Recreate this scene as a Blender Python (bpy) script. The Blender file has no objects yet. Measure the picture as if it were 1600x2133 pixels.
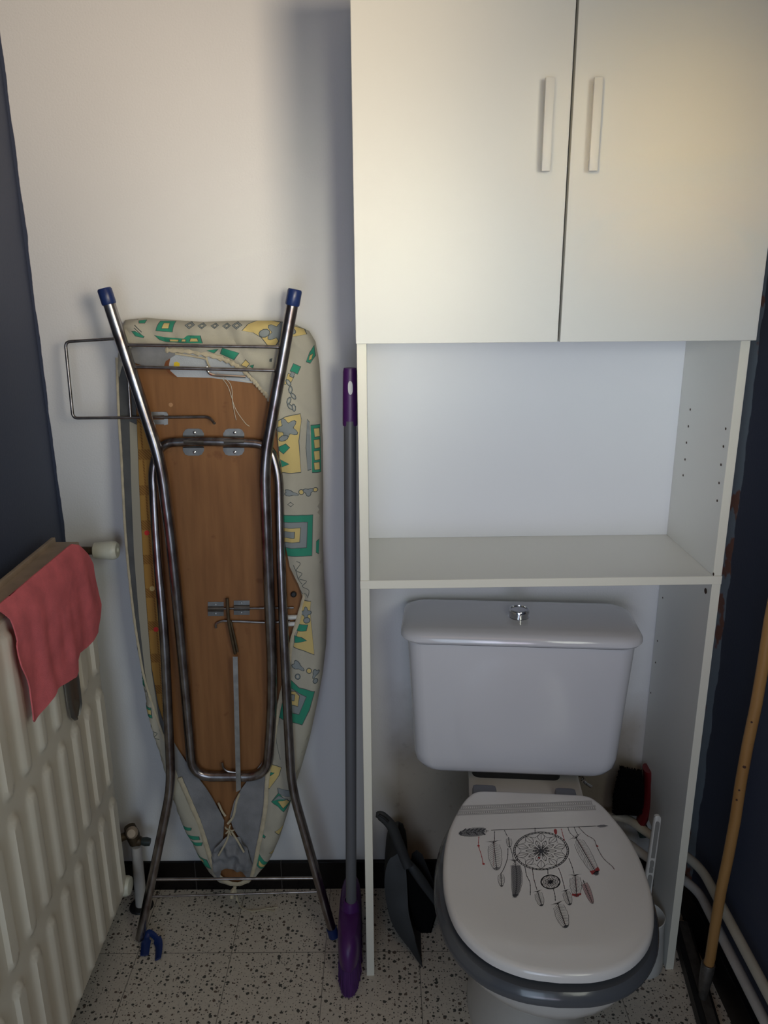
import bpy, bmesh, math, random
from mathutils import Vector, Matrix, noise
from mathutils.geometry import delaunay_2d_cdt
random.seed(7)
SC = bpy.context.scene
COL = SC.collection

# ------------------------------------------------------------------ camera
F = 1680.0; CX = 800.0; CY = 1066.5
PITCH = math.atan(F/5523.0); ROLL = math.atan(38/5523.0)
CAM = Vector((0, -1.60, 1.43))
fwd = Vector((0, math.cos(PITCH), -math.sin(PITCH)))
r0 = Vector((1, 0, 0)); u0 = r0.cross(fwd)
RT = math.cos(ROLL)*r0 - math.sin(ROLL)*u0
UP = math.sin(ROLL)*r0 + math.cos(ROLL)*u0
cd = bpy.data.cameras.new('camera'); cam = bpy.data.objects.new('camera', cd); COL.objects.link(cam)
cd.sensor_fit = 'VERTICAL'; cd.sensor_height = 36.0; cd.lens = 36.0*F/2133.0; cd.clip_start = 0.02
M = Matrix((RT, UP, -fwd)).transposed().to_4x4(); M.translation = CAM
cam.matrix_world = M
SC.camera = cam

# ------------------------------------------------------------------ world, light, exposure
w = bpy.data.worlds.new('sky'); SC.world = w; w.use_nodes = True
w.node_tree.nodes['Background'].inputs[0].default_value = (0.62, 0.72, 0.9, 1)
w.node_tree.nodes['Background'].inputs[1].default_value = 0.03
SC.view_settings.view_transform = 'Standard'; SC.view_settings.look = 'None'
SC.view_settings.gamma = 1.0; SC.view_settings.exposure = 0.0
SC.view_settings.use_curve_mapping = False
SC.cycles.max_bounces = 8; SC.cycles.diffuse_bounces = 5

def area_light(name, loc, target, sx, sy, power, color, spread=180):
    l = bpy.data.lights.new(name, 'AREA'); l.shape = 'RECTANGLE'; l.size = sx; l.size_y = sy
    l.energy = power; l.color = color; l.spread = math.radians(spread)
    o = bpy.data.objects.new(name, l); COL.objects.link(o); o.location = loc
    d = Vector(target) - Vector(loc)
    o.rotation_euler = d.to_track_quat('-Z', 'Y').to_euler()
    return o
# daylight from the right window and rear doorway, plus added fill lamps
def tinted_light(name, loc, tgt, sx, sy, rgb, spread):
    e = max(rgb); area_light(name, loc, tgt, sx, sy, e, tuple(c/e for c in rgb), spread)
tinted_light('window_daylight', (0.67, -1.66, 1.50), (-0.25, -0.15, 1.25), 0.45, 0.9, (2.55, 2.65, 2.32), 104)
tinted_light('upper_wall_fill', (0.66, -1.70, 1.70), (-0.48, 0.0, 1.82), 0.4, 0.4, (0.95, 0.72, 0.48), 40)  # added narrow warm lamp that brightens the upper left wall
tinted_light('left_door_fill', (0.35, -2.30, 1.50), (-0.10, -0.27, 1.38), 0.22, 0.4, (0.31, 0.295, 0.235), 22)  # added narrow lamp that makes the lit patch on the left door
tinted_light('right_door_warm_fill', (-0.50, -2.30, 1.75), (0.46, -0.27, 1.60), 0.14, 0.16, (0.10, 0.065, 0.02), 13)  # added narrow lamp for the warm patch on the right door
tinted_light('right_door_fill', (-0.50, -2.30, 1.55), (0.42, -0.27, 1.28), 0.3, 0.35, (0.20, 0.21, 0.20), 24)  # added narrow lamp that lifts the lower right door
tinted_light('doorway_low_daylight', (-0.20, -2.36, 0.90), (-0.1, 0.0, 0.4), 0.6, 1.2, (3.6, 4.6, 5.8), 170)
tinted_light('niche_fill', (0.10, -2.36, 0.90), (0.25, 0.0, 1.10), 0.5, 0.6, (0.33, 0.30, 0.38), 50)  # added lamp that brightens the cabinet niche
tinted_light('ceiling_fill', (0.0, -1.50, 2.38), (0.0, -1.50, 0), 1.0, 1.2, (2.1, 1.25, 0.65), 180)  # added warm fill under the ceiling, no fixture there

# ------------------------------------------------------------------ measuring helpers (photo ray met with a real plane)
def ray(px, py): return fwd + RT*((px-CX)/F) - UP*((py-CY)/F)
def hit(px, py, p0, n):
    d = ray(px, py); return CAM + d*((Vector(p0)-CAM).dot(n)/d.dot(n))
def onX(px, py, X): return hit(px, py, (X, 0, 0), Vector((1, 0, 0)))
def onY(px, py, Y): return hit(px, py, (0, Y, 0), Vector((0, 1, 0)))
def onZ(px, py, Z): return hit(px, py, (0, 0, Z), Vector((0, 0, 1)))

# ------------------------------------------------------------------ materials
def mat(name, col, rough=0.5, metal=0.0, spec=0.5, coat=0.0, var=0.0, vscale=8.0, bump=0.0, bscale=200.0, tint=None, stretch=None):
    m = bpy.data.materials.new(name); m.use_nodes = True
    nt = m.node_tree; b = nt.nodes['Principled BSDF']
    b.inputs['Base Color'].default_value = (*col, 1); b.inputs['Roughness'].default_value = rough
    b.inputs['Metallic'].default_value = metal; b.inputs['Specular IOR Level'].default_value = spec
    b.inputs['Coat Weight'].default_value = coat; b.inputs['Coat Roughness'].default_value = 0.06
    tc = nt.nodes.new('ShaderNodeTexCoord')
    if var > 0:
        mp = nt.nodes.new('ShaderNodeMapping'); nt.links.new(tc.outputs['Object'], mp.inputs[0])
        if stretch: mp.inputs['Scale'].default_value = stretch
        n = nt.nodes.new('ShaderNodeTexNoise'); n.inputs['Scale'].default_value = vscale; n.inputs['Detail'].default_value = 5
        nt.links.new(mp.outputs[0], n.inputs['Vector'])
        r = nt.nodes.new('ShaderNodeValToRGB'); t = tint or tuple(c*(1-var) for c in col)
        r.color_ramp.elements[0].position = 0.3; r.color_ramp.elements[0].color = (*t, 1)
        r.color_ramp.elements[1].position = 0.7; r.color_ramp.elements[1].color = (*col, 1)
        nt.links.new(n.outputs['Fac'], r.inputs[0]); nt.links.new(r.outputs[0], b.inputs['Base Color'])
    if bump > 0:
        n2 = nt.nodes.new('ShaderNodeTexNoise'); n2.inputs['Scale'].default_value = bscale; n2.inputs['Detail'].default_value = 3
        nt.links.new(tc.outputs['Object'], n2.inputs['Vector'])
        bp = nt.nodes.new('ShaderNodeBump'); bp.inputs['Strength'].default_value = bump; bp.inputs['Distance'].default_value = 0.002
        nt.links.new(n2.outputs['Fac'], bp.inputs['Height']); nt.links.new(bp.outputs[0], b.inputs['Normal'])
    return m

class NT:                      # tiny node-graph helper for the wall and floor materials
    def __init__(s, name, rough=0.6, spec=0.5):
        s.m = bpy.data.materials.new(name); s.m.use_nodes = True; s.t = s.m.node_tree
        s.b = s.t.nodes['Principled BSDF']; s.b.inputs['Roughness'].default_value = rough
        s.b.inputs['Specular IOR Level'].default_value = spec
        g = s.t.nodes.new('ShaderNodeNewGeometry'); s.pos = g.outputs['Position']
        x = s.t.nodes.new('ShaderNodeSeparateXYZ'); s.t.links.new(s.pos, x.inputs[0]); s.x, s.y, s.z = x.outputs
    def set(s, i, v):
        if isinstance(v, bpy.types.NodeSocket): s.t.links.new(v, i)
        elif isinstance(v, tuple): i.default_value = (*v, 1) if len(v) == 3 and len(i.default_value) == 4 else v
        else: i.default_value = v
    def math(s, op, a, b=0.0, c=0.0, clamp=False):
        n = s.t.nodes.new('ShaderNodeMath'); n.operation = op; n.use_clamp = clamp
        s.set(n.inputs[0], a); s.set(n.inputs[1], b); s.set(n.inputs[2], c); return n.outputs[0]
    def noise(s, scale, detail=3, vec=None):
        n = s.t.nodes.new('ShaderNodeTexNoise'); n.inputs['Scale'].default_value = scale; n.inputs['Detail'].default_value = detail
        s.t.links.new(vec or s.pos, n.inputs['Vector']); return n.outputs['Fac']
    def mix(s, f, a, b):
        n = s.t.nodes.new('ShaderNodeMix'); n.data_type = 'RGBA'
        s.set(n.inputs[0], f); s.set(n.inputs[6], a); s.set(n.inputs[7], b); return n.outputs[2]
    def step(s, v, lo, hi):
        n = s.t.nodes.new('ShaderNodeMapRange'); s.set(n.inputs[0], v); n.inputs[1].default_value = lo; n.inputs[2].default_value = hi
        return n.outputs[0]
    def bump(s, h, strength, dist=0.001):
        n = s.t.nodes.new('ShaderNodeBump'); n.inputs['Strength'].default_value = strength; n.inputs['Distance'].default_value = dist
        s.set(n.inputs['Height'], h); s.t.links.new(n.outputs[0], s.b.inputs['Normal'])
    def color(s, c): s.set(s.b.inputs['Base Color'], c); return s.m

# back wall: matt white paint, navy paint lapping over the left corner, brown damp stains of their own shape behind the toilet
n = NT('white_wall_paint', 0.75, 0.3)
wob = n.math('MULTIPLY', n.math('SUBTRACT', n.noise(9, 4), 0.5), 0.014)
edge = n.step(n.math('ADD', n.x, wob), -0.6675, -0.6665)
base = n.mix(n.noise(3, 3), (0.74, 0.735, 0.74), (0.80, 0.80, 0.81))
sx = n.math('MULTIPLY', n.step(n.x, -0.03, 0.03), n.math('SUBTRACT', 1.0, n.step(n.x, 0.56, 0.62)))
sz = n.math('SUBTRACT', 1.0, n.step(n.math('ADD', n.z, n.math('MULTIPLY', n.math('SUBTRACT', n.noise(5, 4), 0.5), 0.45)), 0.34, 0.56))
base = n.mix(n.math('MULTIPLY', n.math('MULTIPLY', sx, sz), 0.85), base, (0.33, 0.27, 0.20))
nz = n.noise(55, 5)
base = n.mix(n.math('MULTIPLY', n.math('MULTIPLY', n.step(nz, 0.60, 0.72), sx), n.math('MULTIPLY', sz, 0.22)), base, (0.12, 0.09, 0.06))
n.bump(n.noise(260, 3), 0.35, 0.0012)
M_WALL = n.color(n.mix(edge, (0.055, 0.067, 0.11), base))
# side walls: navy paint with a ragged edge of older pale blue-grey paint towards the back corner
def navy(name, yedge, amp):
    n = NT(name, 0.5, 0.4)
    wob = n.math('MULTIPLY', n.math('SUBTRACT', n.noise(13, 6), 0.5), amp)
    e = n.step(n.math('ADD', n.y, wob), yedge-0.001, yedge+0.001)
    old = n.mix(n.step(n.noise(14, 4), 0.58, 0.62), (0.30, 0.36, 0.42), (0.30, 0.12, 0.08))
    n.bump(n.noise(180, 3), 0.3, 0.0012)
    return n.color(n.mix(e, n.mix(n.noise(2.5, 3), (0.045, 0.055, 0.092), (0.065, 0.078, 0.125)), old))
M_NAVY_L = navy('navy_wall_paint_left', 0.02, 0.01)
M_NAVY_R = navy('navy_wall_paint_right', -0.098, 0.035)
# speckled terrazzo tiles, 205 mm grid
n = NT('terrazzo_tiles', 0.42, 0.5)
def vor(scale, thr, seed):
    mp = n.t.nodes.new('ShaderNodeMapping'); mp.inputs['Location'].default_value = (seed, seed*0.7, 0)
    dn = n.t.nodes.new('ShaderNodeTexNoise'); dn.inputs['Scale'].default_value = scale*1.6; n.t.links.new(n.pos, dn.inputs['Vector'])
    vm = n.t.nodes.new('ShaderNodeVectorMath'); vm.operation = 'MULTIPLY_ADD'
    n.t.links.new(dn.outputs['Color'], vm.inputs[0]); vm.inputs[1].default_value = (0.55/scale,)*3; n.t.links.new(n.pos, vm.inputs[2])
    n.t.links.new(vm.outputs[0], mp.inputs[0])
    v = n.t.nodes.new('ShaderNodeTexVoronoi'); v.inputs['Scale'].default_value = scale; v.voronoi_dimensions = '2D'
    n.t.links.new(mp.outputs[0], v.inputs['Vector'])
    sp = n.t.nodes.new('ShaderNodeSeparateColor'); n.t.links.new(v.outputs['Color'], sp.inputs[0])
    lim = n.math('MULTIPLY', n.math('POWER', sp.outputs[0], 2.0), thr)
    return n.math('LESS_THAN', v.outputs['Distance'], lim), sp.outputs[1]
c1, k1 = vor(92, 0.36, 3.1); c2, k2 = vor(170, 0.27, 9.4)
chip = n.math('MAXIMUM', c1, c2)
chipc = n.mix(n.step(k1, 0.6, 0.8), (0.018, 0.021, 0.018), (0.09, 0.055, 0.04))
base = n.mix(n.noise(4, 4), (0.56, 0.50, 0.42), (0.68, 0.61, 0.52))
base = n.mix(n.math('MULTIPLY', n.step(n.noise(150, 4), 0.5, 0.8), 0.5), base, (0.40, 0.36, 0.30))
base = n.mix(n.math('MULTIPLY', chip, 0.92), base, chipc)
def lines(v, off):
    f = n.math('FRACT', n.math('ADD', n.math('DIVIDE', n.math('SUBTRACT', v, off), 0.2045), 20.5))
    return n.math('LESS_THAN', n.math('ABSOLUTE', n.math('SUBTRACT', f, 0.5)), 0.0042)
grout = n.math('MAXIMUM', lines(n.x, 0.0695), lines(n.y, -0.1955))
n.bump(n.math('SUBTRACT', 1.0, grout), 0.5, 0.0006)
M_FLOOR = n.color(n.mix(n.math('MULTIPLY', grout, 0.75), base, (0.10, 0.088, 0.075)))
# black plinth tiles
n = NT('black_plinth_tile', 0.25, 0.25)
f = n.math('FRACT', n.math('ADD', n.math('DIVIDE', n.math('SUBTRACT', n.x, -0.456), 0.205), 20.5))
g = n.math('LESS_THAN', n.math('ABSOLUTE', n.math('SUBTRACT', f, 0.5)), 0.006)
M_PLINTH = n.color(n.mix(g, (0.005, 0.0035, 0.0035), (0.05, 0.045, 0.042)))
n = NT('black_plinth_tile_side', 0.35, 0.2)
M_PLINTH2 = n.color(n.mix(n.noise(20, 3), (0.005, 0.0045, 0.005), (0.010, 0.008, 0.008)))

M_LAM = mat('white_laminate', (0.76, 0.76, 0.72), 0.38, var=0.03, vscale=3)
M_LAMIN = mat('white_laminate_inner', (0.62, 0.63, 0.58), 0.4)
M_EDGE = mat('cream_edge_banding', (0.84, 0.81, 0.70), 0.4)
M_BACKP = mat('white_hardboard', (0.80, 0.82, 0.86), 0.45)
M_HOLE_SHADE = mat('hole_shade', (0.05, 0.025, 0.015), 0.9)
M_GAP = mat('raw_chipboard_edge', (0.12, 0.06, 0.03), 0.9, var=0.6, vscale=60)
M_CER = mat('white_ceramic', (0.68, 0.675, 0.71), 0.12, coat=0.5)
M_CER2 = mat('cream_ceramic', (0.62, 0.60, 0.57), 0.15, coat=0.4)
M_LID = mat('white_lid', (0.72, 0.70, 0.68), 0.18, coat=0.3)
M_SEAT = mat('grey_seat_plastic', (0.082, 0.088, 0.100), 0.22, coat=0.3)
M_HINGE = mat('grey_hinge_plastic', (0.13, 0.135, 0.16), 0.4)
M_CHROME = mat('chrome', (0.62, 0.62, 0.62), 0.12, metal=1)
M_STEEL = mat('worn_steel_tube', (0.40, 0.39, 0.395), 0.26, metal=1, var=0.75, vscale=60, tint=(0.16, 0.12, 0.115), stretch=(1, 1, 0.45))
M_WIRE = mat('steel_wire', (0.42, 0.38, 0.36), 0.3, metal=1, var=0.5, vscale=60)
M_ZINC = mat('zinc_plate', (0.45, 0.45, 0.44), 0.42, metal=0.9, var=0.3, vscale=60)
M_BLUE = mat('blue_rubber', (0.012, 0.03, 0.13), 0.35)
n = NT('plywood_board', 0.62, 0.3)
mp = n.t.nodes.new('ShaderNodeMapping'); mp.inputs['Scale'].default_value = (26, 26, 2.0); n.t.links.new(n.pos, mp.inputs[0])
gr = n.noise(3.0, 5, mp.outputs[0])
woodc = n.mix(n.step(gr, 0.25, 0.8), (0.205, 0.090, 0.033), (0.30, 0.140, 0.053))
woodc = n.mix(n.math('MULTIPLY', n.step(n.noise(30, 4), 0.66, 0.74), 0.5), woodc, (0.14, 0.045, 0.015))
M_WOOD = n.color(woodc)
M_FELT = mat('grey_felt', (0.27, 0.275, 0.295), 0.95, var=0.3, vscale=25, bump=0.4, bscale=500)
M_FELTD = mat('dark_grey_felt', (0.11, 0.115, 0.12), 0.95, var=0.3, vscale=20)
M_FELTW = mat('pale_grey_felt', (0.50, 0.54, 0.60), 0.95, var=0.25, vscale=14, bump=0.4, bscale=500)
n = NT('ochre_checked_cloth', 0.9, 0.2)
cz = n.math('FRACT', n.math('MULTIPLY', n.z, 14.0)); cx_ = n.math('FRACT', n.math('MULTIPLY', n.x, 55.0))
chk = n.math('MAXIMUM', n.math('LESS_THAN', cz, 0.28), n.math('LESS_THAN', cx_, 0.2))
hat = n.math('FRACT', n.math('MULTIPLY', n.math('ADD', n.z, n.x), 170.0))
chk = n.math('MULTIPLY', chk, n.math('ADD', 0.4, n.math('MULTIPLY', n.math('LESS_THAN', hat, 0.5), 0.6)))
M_OCHRE = n.color(n.mix(chk, (0.36, 0.20, 0.055), (0.20, 0.095, 0.028)))
M_FAB = mat('beige_cotton', (0.46, 0.435, 0.36), 0.85, var=0.12, vscale=9, bump=0.3, bscale=900)
M_GREEN = mat('green_print', (0.028, 0.26, 0.165), 0.85)
M_YEL = mat('yellow_print', (0.60, 0.47, 0.19), 0.85)
M_GREY = mat('grey_print', (0.24, 0.27, 0.28), 0.85)
M_LINE = mat('dark_outline_print', (0.075, 0.09, 0.09), 0.85)
M_CREAM = mat('cream_hem', (0.58, 0.51, 0.37), 0.85, var=0.25, vscale=60, bump=0.4, bscale=400)
M_STICK_Y = mat('yellow_sticker', (0.75, 0.55, 0.02), 0.5)
M_RED = mat('red_dot', (0.6, 0.02, 0.015), 0.6)
M_RUST = mat('brown_cardboard', (0.20, 0.065, 0.02), 0.8)
M_PURPLE = mat('purple_plastic', (0.070, 0.012, 0.115), 0.4)
M_PURPB = mat('purple_bristle', (0.095, 0.022, 0.15), 0.75, var=0.5, vscale=160, stretch=(1, 1, 0.05))
M_POLE = mat('grey_metal_pole', (0.115, 0.12, 0.135), 0.4, spec=0.5)
M_RAD = mat('cream_radiator_enamel', (0.78, 0.73, 0.62), 0.38, var=0.12, vscale=7, tint=(0.70, 0.63, 0.52))
M_GRILLE = mat('dusty_beige_metal', (0.50, 0.39, 0.28), 0.6, var=0.25, vscale=30)
M_CLOTH = mat('pink_cloth', (0.93, 0.20, 0.225), 0.95, var=0.28, vscale=22, bump=0.5, bscale=900)
M_KNOB = mat('ivory_plastic', (0.66, 0.65, 0.54), 0.35)
M_BRASS = mat('tarnished_brass', (0.12, 0.085, 0.05), 0.5, metal=0.6, var=0.5, vscale=50)
M_PIPEW = mat('white_painted_pipe', (0.60, 0.56, 0.46), 0.4, var=0.2, vscale=12)
M_PIPEG = mat('grey_white_painted_pipe', (0.60, 0.57, 0.53), 0.4, var=0.25, vscale=15)
M_DUST = mat('charcoal_plastic', (0.034, 0.036, 0.038), 0.55)
M_DUSTD = mat('black_plastic', (0.012, 0.012, 0.013), 0.5)
M_BR = mat('black_bristle', (0.004, 0.004, 0.0045), 0.9, spec=0.1)
M_REDP = mat('dark_red_plastic', (0.15, 0.010, 0.014), 0.35)
M_TEAL = mat('dark_green_plastic', (0.008, 0.03, 0.028), 0.4)
M_WPL = mat('white_plastic', (0.66, 0.66, 0.64), 0.35)
M_BAM = mat('varnished_yellow_wood', (0.50, 0.28, 0.095), 0.38, var=0.45, vscale=14, tint=(0.33, 0.16, 0.05), stretch=(1, 1, 0.2))
M_KNOT = mat('dark_wood_knot', (0.06, 0.02, 0.01), 0.6)
M_CEIL = mat('white_ceiling_paint', (0.78, 0.78, 0.78), 0.8)
M_THREAD = mat('pale_thread', (0.60, 0.56, 0.46), 0.8)
M_INK = mat('black_ink', (0.03, 0.03, 0.035), 0.4)
M_INKR = mat('red_ink', (0.42, 0.02, 0.015), 0.4)
M_INKP = mat('pale_pink_ink', (0.50, 0.33, 0.33), 0.4)
M_INKG = mat('grey_ink', (0.20, 0.195, 0.20), 0.4)
M_GLASS = mat('window_glass', (0.9, 0.95, 1.0), 0.02); M_GLASS.node_tree.nodes['Principled BSDF'].inputs['Transmission Weight'].default_value = 1.0

# ------------------------------------------------------------------ object helpers
WM = {}
def root(name, loc, label, cat, rz=0.0, group=None):
    o = bpy.data.objects.new(name, None); COL.objects.link(o); o.empty_display_size = 0.05
    o.location = loc; o.rotation_euler = (0, 0, rz); o['label'] = label; o['category'] = cat
    if group: o['group'] = group
    WM[o] = Matrix.Translation(Vector(loc)) @ Matrix.Rotation(rz, 4, 'Z'); return o
def obj(name, bm, mats, parent=None, local=False, smooth=True, origin=None, label=None, kind=None, cat=None, fix=True):
    if not isinstance(mats, (list, tuple)): mats = [mats]
    if fix: bmesh.ops.recalc_face_normals(bm, faces=bm.faces)
    if parent is not None:
        W = WM[parent]
        if not local: bm.transform(W.inverted())
    elif origin is not None:
        W = Matrix.Translation(Vector(origin)); bm.transform(W.inverted())
    else: W = Matrix.Identity(4)
    me = bpy.data.meshes.new(name); bm.to_mesh(me); bm.free()
    for m_ in mats: me.materials.append(m_)
    if smooth:
        me.polygons.foreach_set('use_smooth', [True]*len(me.polygons))
        try: me.set_sharp_from_angle(angle=math.radians(38))
        except Exception: pass
    o = bpy.data.objects.new(name, me); COL.objects.link(o)
    if parent is not None: o.parent = parent; WM[o] = W
    elif origin is not None: o.location = origin; WM[o] = W
    else: WM[o] = W
    if label: o['label'] = label
    if kind: o['kind'] = kind
    if cat: o['category'] = cat
    return o
def B(): return bmesh.new()
def setmat(bm, start, mi):
    bm.faces.ensure_lookup_table()
    for f in bm.faces[start:]: f.material_index = mi
def box(bm, x0, x1, y0, y1, z0, z1, bev=0.0, mi=0, seg=2):
    b2 = bmesh.new(); bmesh.ops.create_cube(b2, size=1)
    for v in b2.verts: v.co = Vector((x0+(v.co.x+.5)*(x1-x0), y0+(v.co.y+.5)*(y1-y0), z0+(v.co.z+.5)*(z1-z0)))
    if bev > 0: bmesh.ops.bevel(b2, geom=list(b2.edges), offset=bev, segments=seg, affect='EDGES', profile=0.6)
    merge(bm, b2, mi)
def merge(bm, b2, mi=None, mtx=None):
    if mtx: b2.transform(mtx)
    mp = {v: bm.verts.new(v.co) for v in b2.verts}
    for f in b2.faces:
        try: nf = bm.faces.new([mp[v] for v in f.verts]); nf.material_index = f.material_index if mi is None else mi
        except ValueError: pass
    b2.free()
def fillet(pts, r, seg=6):
    pts = [Vector(p) for p in pts]; out = [pts[0]]
    for i in range(1, len(pts)-1):
        a, b, c = pts[i-1], pts[i], pts[i+1]; u = (a-b); v = (c-b); lu, lv = u.length, v.length
        rr = min(r if not isinstance(r, (list, tuple)) else r[i-1], lu*0.49, lv*0.49)
        p0 = b+u.normalized()*rr; p1 = b+v.normalized()*rr
        for k in range(seg+1):
            t = k/seg; out.append(p0*(1-t)**2 + b*2*t*(1-t) + p1*t*t)
    out.append(pts[-1]); return out
def catmull(pts, n=8, closed=False):
    pts = [Vector(p) for p in pts]; out = []; N = len(pts)
    rng = range(N if closed else N-1)
    for i in rng:
        if closed: p0, p1, p2, p3 = pts[i-1], pts[i], pts[(i+1) % N], pts[(i+2) % N]
        else: p0, p1, p2, p3 = pts[max(i-1, 0)], pts[i], pts[i+1], pts[min(i+2, N-1)]
        for k in range(n):
            t = k/n; out.append(0.5*((2*p1)+(p2-p0)*t+(2*p0-5*p1+4*p2-p3)*t*t+(3*p1-p0-3*p2+p3)*t**3))
    if not closed: out.append(pts[-1])
    return out
def tube(bm, pts, r, sides=12, mi=0, cap=True, squash=None):
    pts = [Vector(p) for p in pts]; N = len(pts); rad = r if isinstance(r, (list, tuple)) else [r]*N
    rings = []; t0 = (pts[1]-pts[0]).normalized()
    nrm = t0.orthogonal().normalized() if squash is None else (squash[0]-t0*squash[0].dot(t0)).normalized()
    k2 = 1.0 if squash is None else squash[1]
    for i, p in enumerate(pts):
        t = (pts[min(i+1, N-1)]-pts[max(i-1, 0)])
        t = t.normalized() if t.length > 1e-9 else t0
        nrm = (nrm - t*nrm.dot(t)).normalized(); bn = t.cross(nrm)
        rings.append([bm.verts.new(p+nrm*(rad[i]*math.cos(2*math.pi*k/sides))+bn*(k2*rad[i]*math.sin(2*math.pi*k/sides))) for k in range(sides)])
    s = len(bm.faces)
    for a, b in zip(rings, rings[1:]):
        for k in range(sides):
            f = bm.faces.new((a[k], a[(k+1) % sides], b[(k+1) % sides], b[k])); f.material_index = mi
    if cap:
        f = bm.faces.new(rings[0][::-1]); f.material_index = mi; f = bm.faces.new(rings[-1]); f.material_index = mi
def lathe(bm, prof, c, axis=Vector((0, 0, 1)), sides=32, mi=0, sx=1.0):
    axis = axis.normalized(); a = axis.orthogonal().normalized(); b = axis.cross(a); c = Vector(c); rings = []
    for (r, h) in prof:
        if r <= 1e-6: rings.append([bm.verts.new(c+axis*h)])
        else: rings.append([bm.verts.new(c+axis*h+(a*math.cos(2*math.pi*k/sides)+b*sx*math.sin(2*math.pi*k/sides))*r) for k in range(sides)])
    for p, q in zip(rings, rings[1:]):
        for k in range(sides):
            k2 = (k+1) % sides
            if len(p) == 1 and len(q) == 1: continue
            vs = (p[0], q[k2], q[k]) if len(p) == 1 else ((p[k], p[k2], q[0]) if len(q) == 1 else (p[k], p[k2], q[k2], q[k]))
            f = bm.faces.new(vs); f.material_index = mi
def loft(bm, secs, mi=0, cap=True):
    rings = [[bm.verts.new(p) for p in s] for s in secs]; n = len(rings[0])
    for a, b in zip(rings, rings[1:]):
        for k in range(n):
            f = bm.faces.new((a[k], a[(k+1) % n], b[(k+1) % n], b[k])); f.material_index = mi
    if cap:
        f = bm.faces.new(rings[0][::-1]); f.material_index = mi; f = bm.faces.new(rings[-1]); f.material_index = mi
    return rings
def inside(p, poly):
    x, y = p; c = False; j = len(poly)-1
    for i in range(len(poly)):
        xi, yi = poly[i]; xj, yj = poly[j]
        if (yi > y) != (yj > y) and x < (xj-xi)*(y-yi)/(yj-yi)+xi: c = not c
        j = i
    return c
def edist(p, poly):
    best = 1e9; px, py = p; n = len(poly)
    for i in range(n):
        ax, ay = poly[i]; bx, by = poly[(i+1) % n]; dx, dy = bx-ax, by-ay
        L = dx*dx+dy*dy or 1e-12; t = max(0, min(1, ((px-ax)*dx+(py-ay)*dy)/L))
        d = (ax+t*dx-px)**2+(ay+t*dy-py)**2
        if d < best: best = d
    return math.sqrt(best)
def dense(poly, step):
    out = []
    for i in range(len(poly)):
        a, b = Vector(poly[i]), Vector(poly[(i+1) % len(poly)]); n_ = max(1, int((b-a).length/step))
        for k in range(n_): out.append(tuple(a.lerp(b, k/n_)))
    return out
def sheet(bm, poly, mapf, step=0.008, hole=None, shapes=(), thick=0.0015, back=None, bstep=None):
    """triangulated sheet over a 2D outline; mapf(u,v,front) gives the 3D point; shapes = [(poly, material index)]"""
    bs = bstep or step*0.8
    poly = dense(poly, bs); holeD = dense(hole, bs) if hole else None
    vs = []; ed = []
    def addp(pl):
        s = len(vs); vs.extend(Vector(p) for p in pl)
        for i in range(len(pl)): ed.append((s+i, s+(i+1) % len(pl)))
    addp(poly)
    if holeD: addp(holeD)
    shp = [(dense(s_, bs), mi) for s_, mi in shapes]
    for s_, mi in shp: addp(s_)
    xs = [p[0] for p in poly]; ys = [p[1] for p in poly]
    y = min(ys)+step/2; row = 0
    while y < max(ys):
        x = min(xs)+(step/2 if row % 2 else 0)
        while x < max(xs):
            p = (x+random.uniform(-.1, .1)*step, y+random.uniform(-.1, .1)*step)
            if inside(p, poly) and not (holeD and inside(p, holeD)) and edist(p, poly) > step*0.4: vs.append(Vector(p))
            x += step
        y += step*0.87; row += 1
    V, E_, Fc, _, _, _ = delaunay_2d_cdt(vs, ed, [], 0, 1e-6)
    fr = []
    for f in Fc:
        c = tuple(sum((V[i] for i in f), Vector((0, 0)))/len(f))
        if not inside(c, poly) or (holeD and inside(c, holeD)): continue
        mi = 0
        for s_, m_ in shp:
            if inside(c, s_): mi = m_
        fr.append((f, mi))
    used = sorted({i for f, _ in fr for i in f})
    top = {i: bm.verts.new(mapf(V[i].x, V[i].y, True)) for i in used}
    bot = {i: bm.verts.new(mapf(V[i].x, V[i].y, False)) for i in used}
    cnt = {}
    for f, mi in fr:
        try:
            a = bm.faces.new([top[i] for i in f]); a.material_index = mi
            b = bm.faces.new([bot[i] for i in reversed(f)]); b.material_index = 0
        except ValueError: continue
        for k in range(len(f)):
            e = (f[k], f[(k+1) % len(f)]); cnt[e] = cnt.get(e, 0)+1
    for (a, b) in list(cnt):
        if (b, a) not in cnt:
            try: bm.faces.new((top[b], top[a], bot[a], bot[b]))
            except ValueError: pass

# ------------------------------------------------------------------ the room
XL, XR, YB, ZC = -0.673, 0.690, -2.40, 2.40
bm = B(); box(bm, XL-.1, XR+.1, YB-.1, 0.1, -0.1, 0.0); obj('floor', bm, M_FLOOR, smooth=False, kind='structure')
bm = B(); box(bm, XL-.1, XR+.1, YB-.1, 0.1, ZC, ZC+.1); obj('ceiling', bm, M_CEIL, smooth=False, kind='structure')
bm = B(); box(bm, XL-.1, XR+.1, 0.0, 0.1, 0, ZC); obj('wall_back', bm, M_WALL, smooth=False, kind='structure')
bm = B(); box(bm, XL-.1, XL, YB, 0.0, 0, ZC); obj('wall_left', bm, M_NAVY_L, smooth=False, kind='structure')
WY0, WY1, WZ0, WZ1 = -1.95, -1.35, 1.15, 2.05       # window in the right wall, behind the camera's view
bm = B()
box(bm, XR, XR+.1, WY1, 0.0, 0, ZC); box(bm, XR, XR+.1, YB, WY0, 0, ZC)
box(bm, XR, XR+.1, WY0, WY1, 0, WZ0); box(bm, XR, XR+.1, WY0, WY1, WZ1, ZC)
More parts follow.
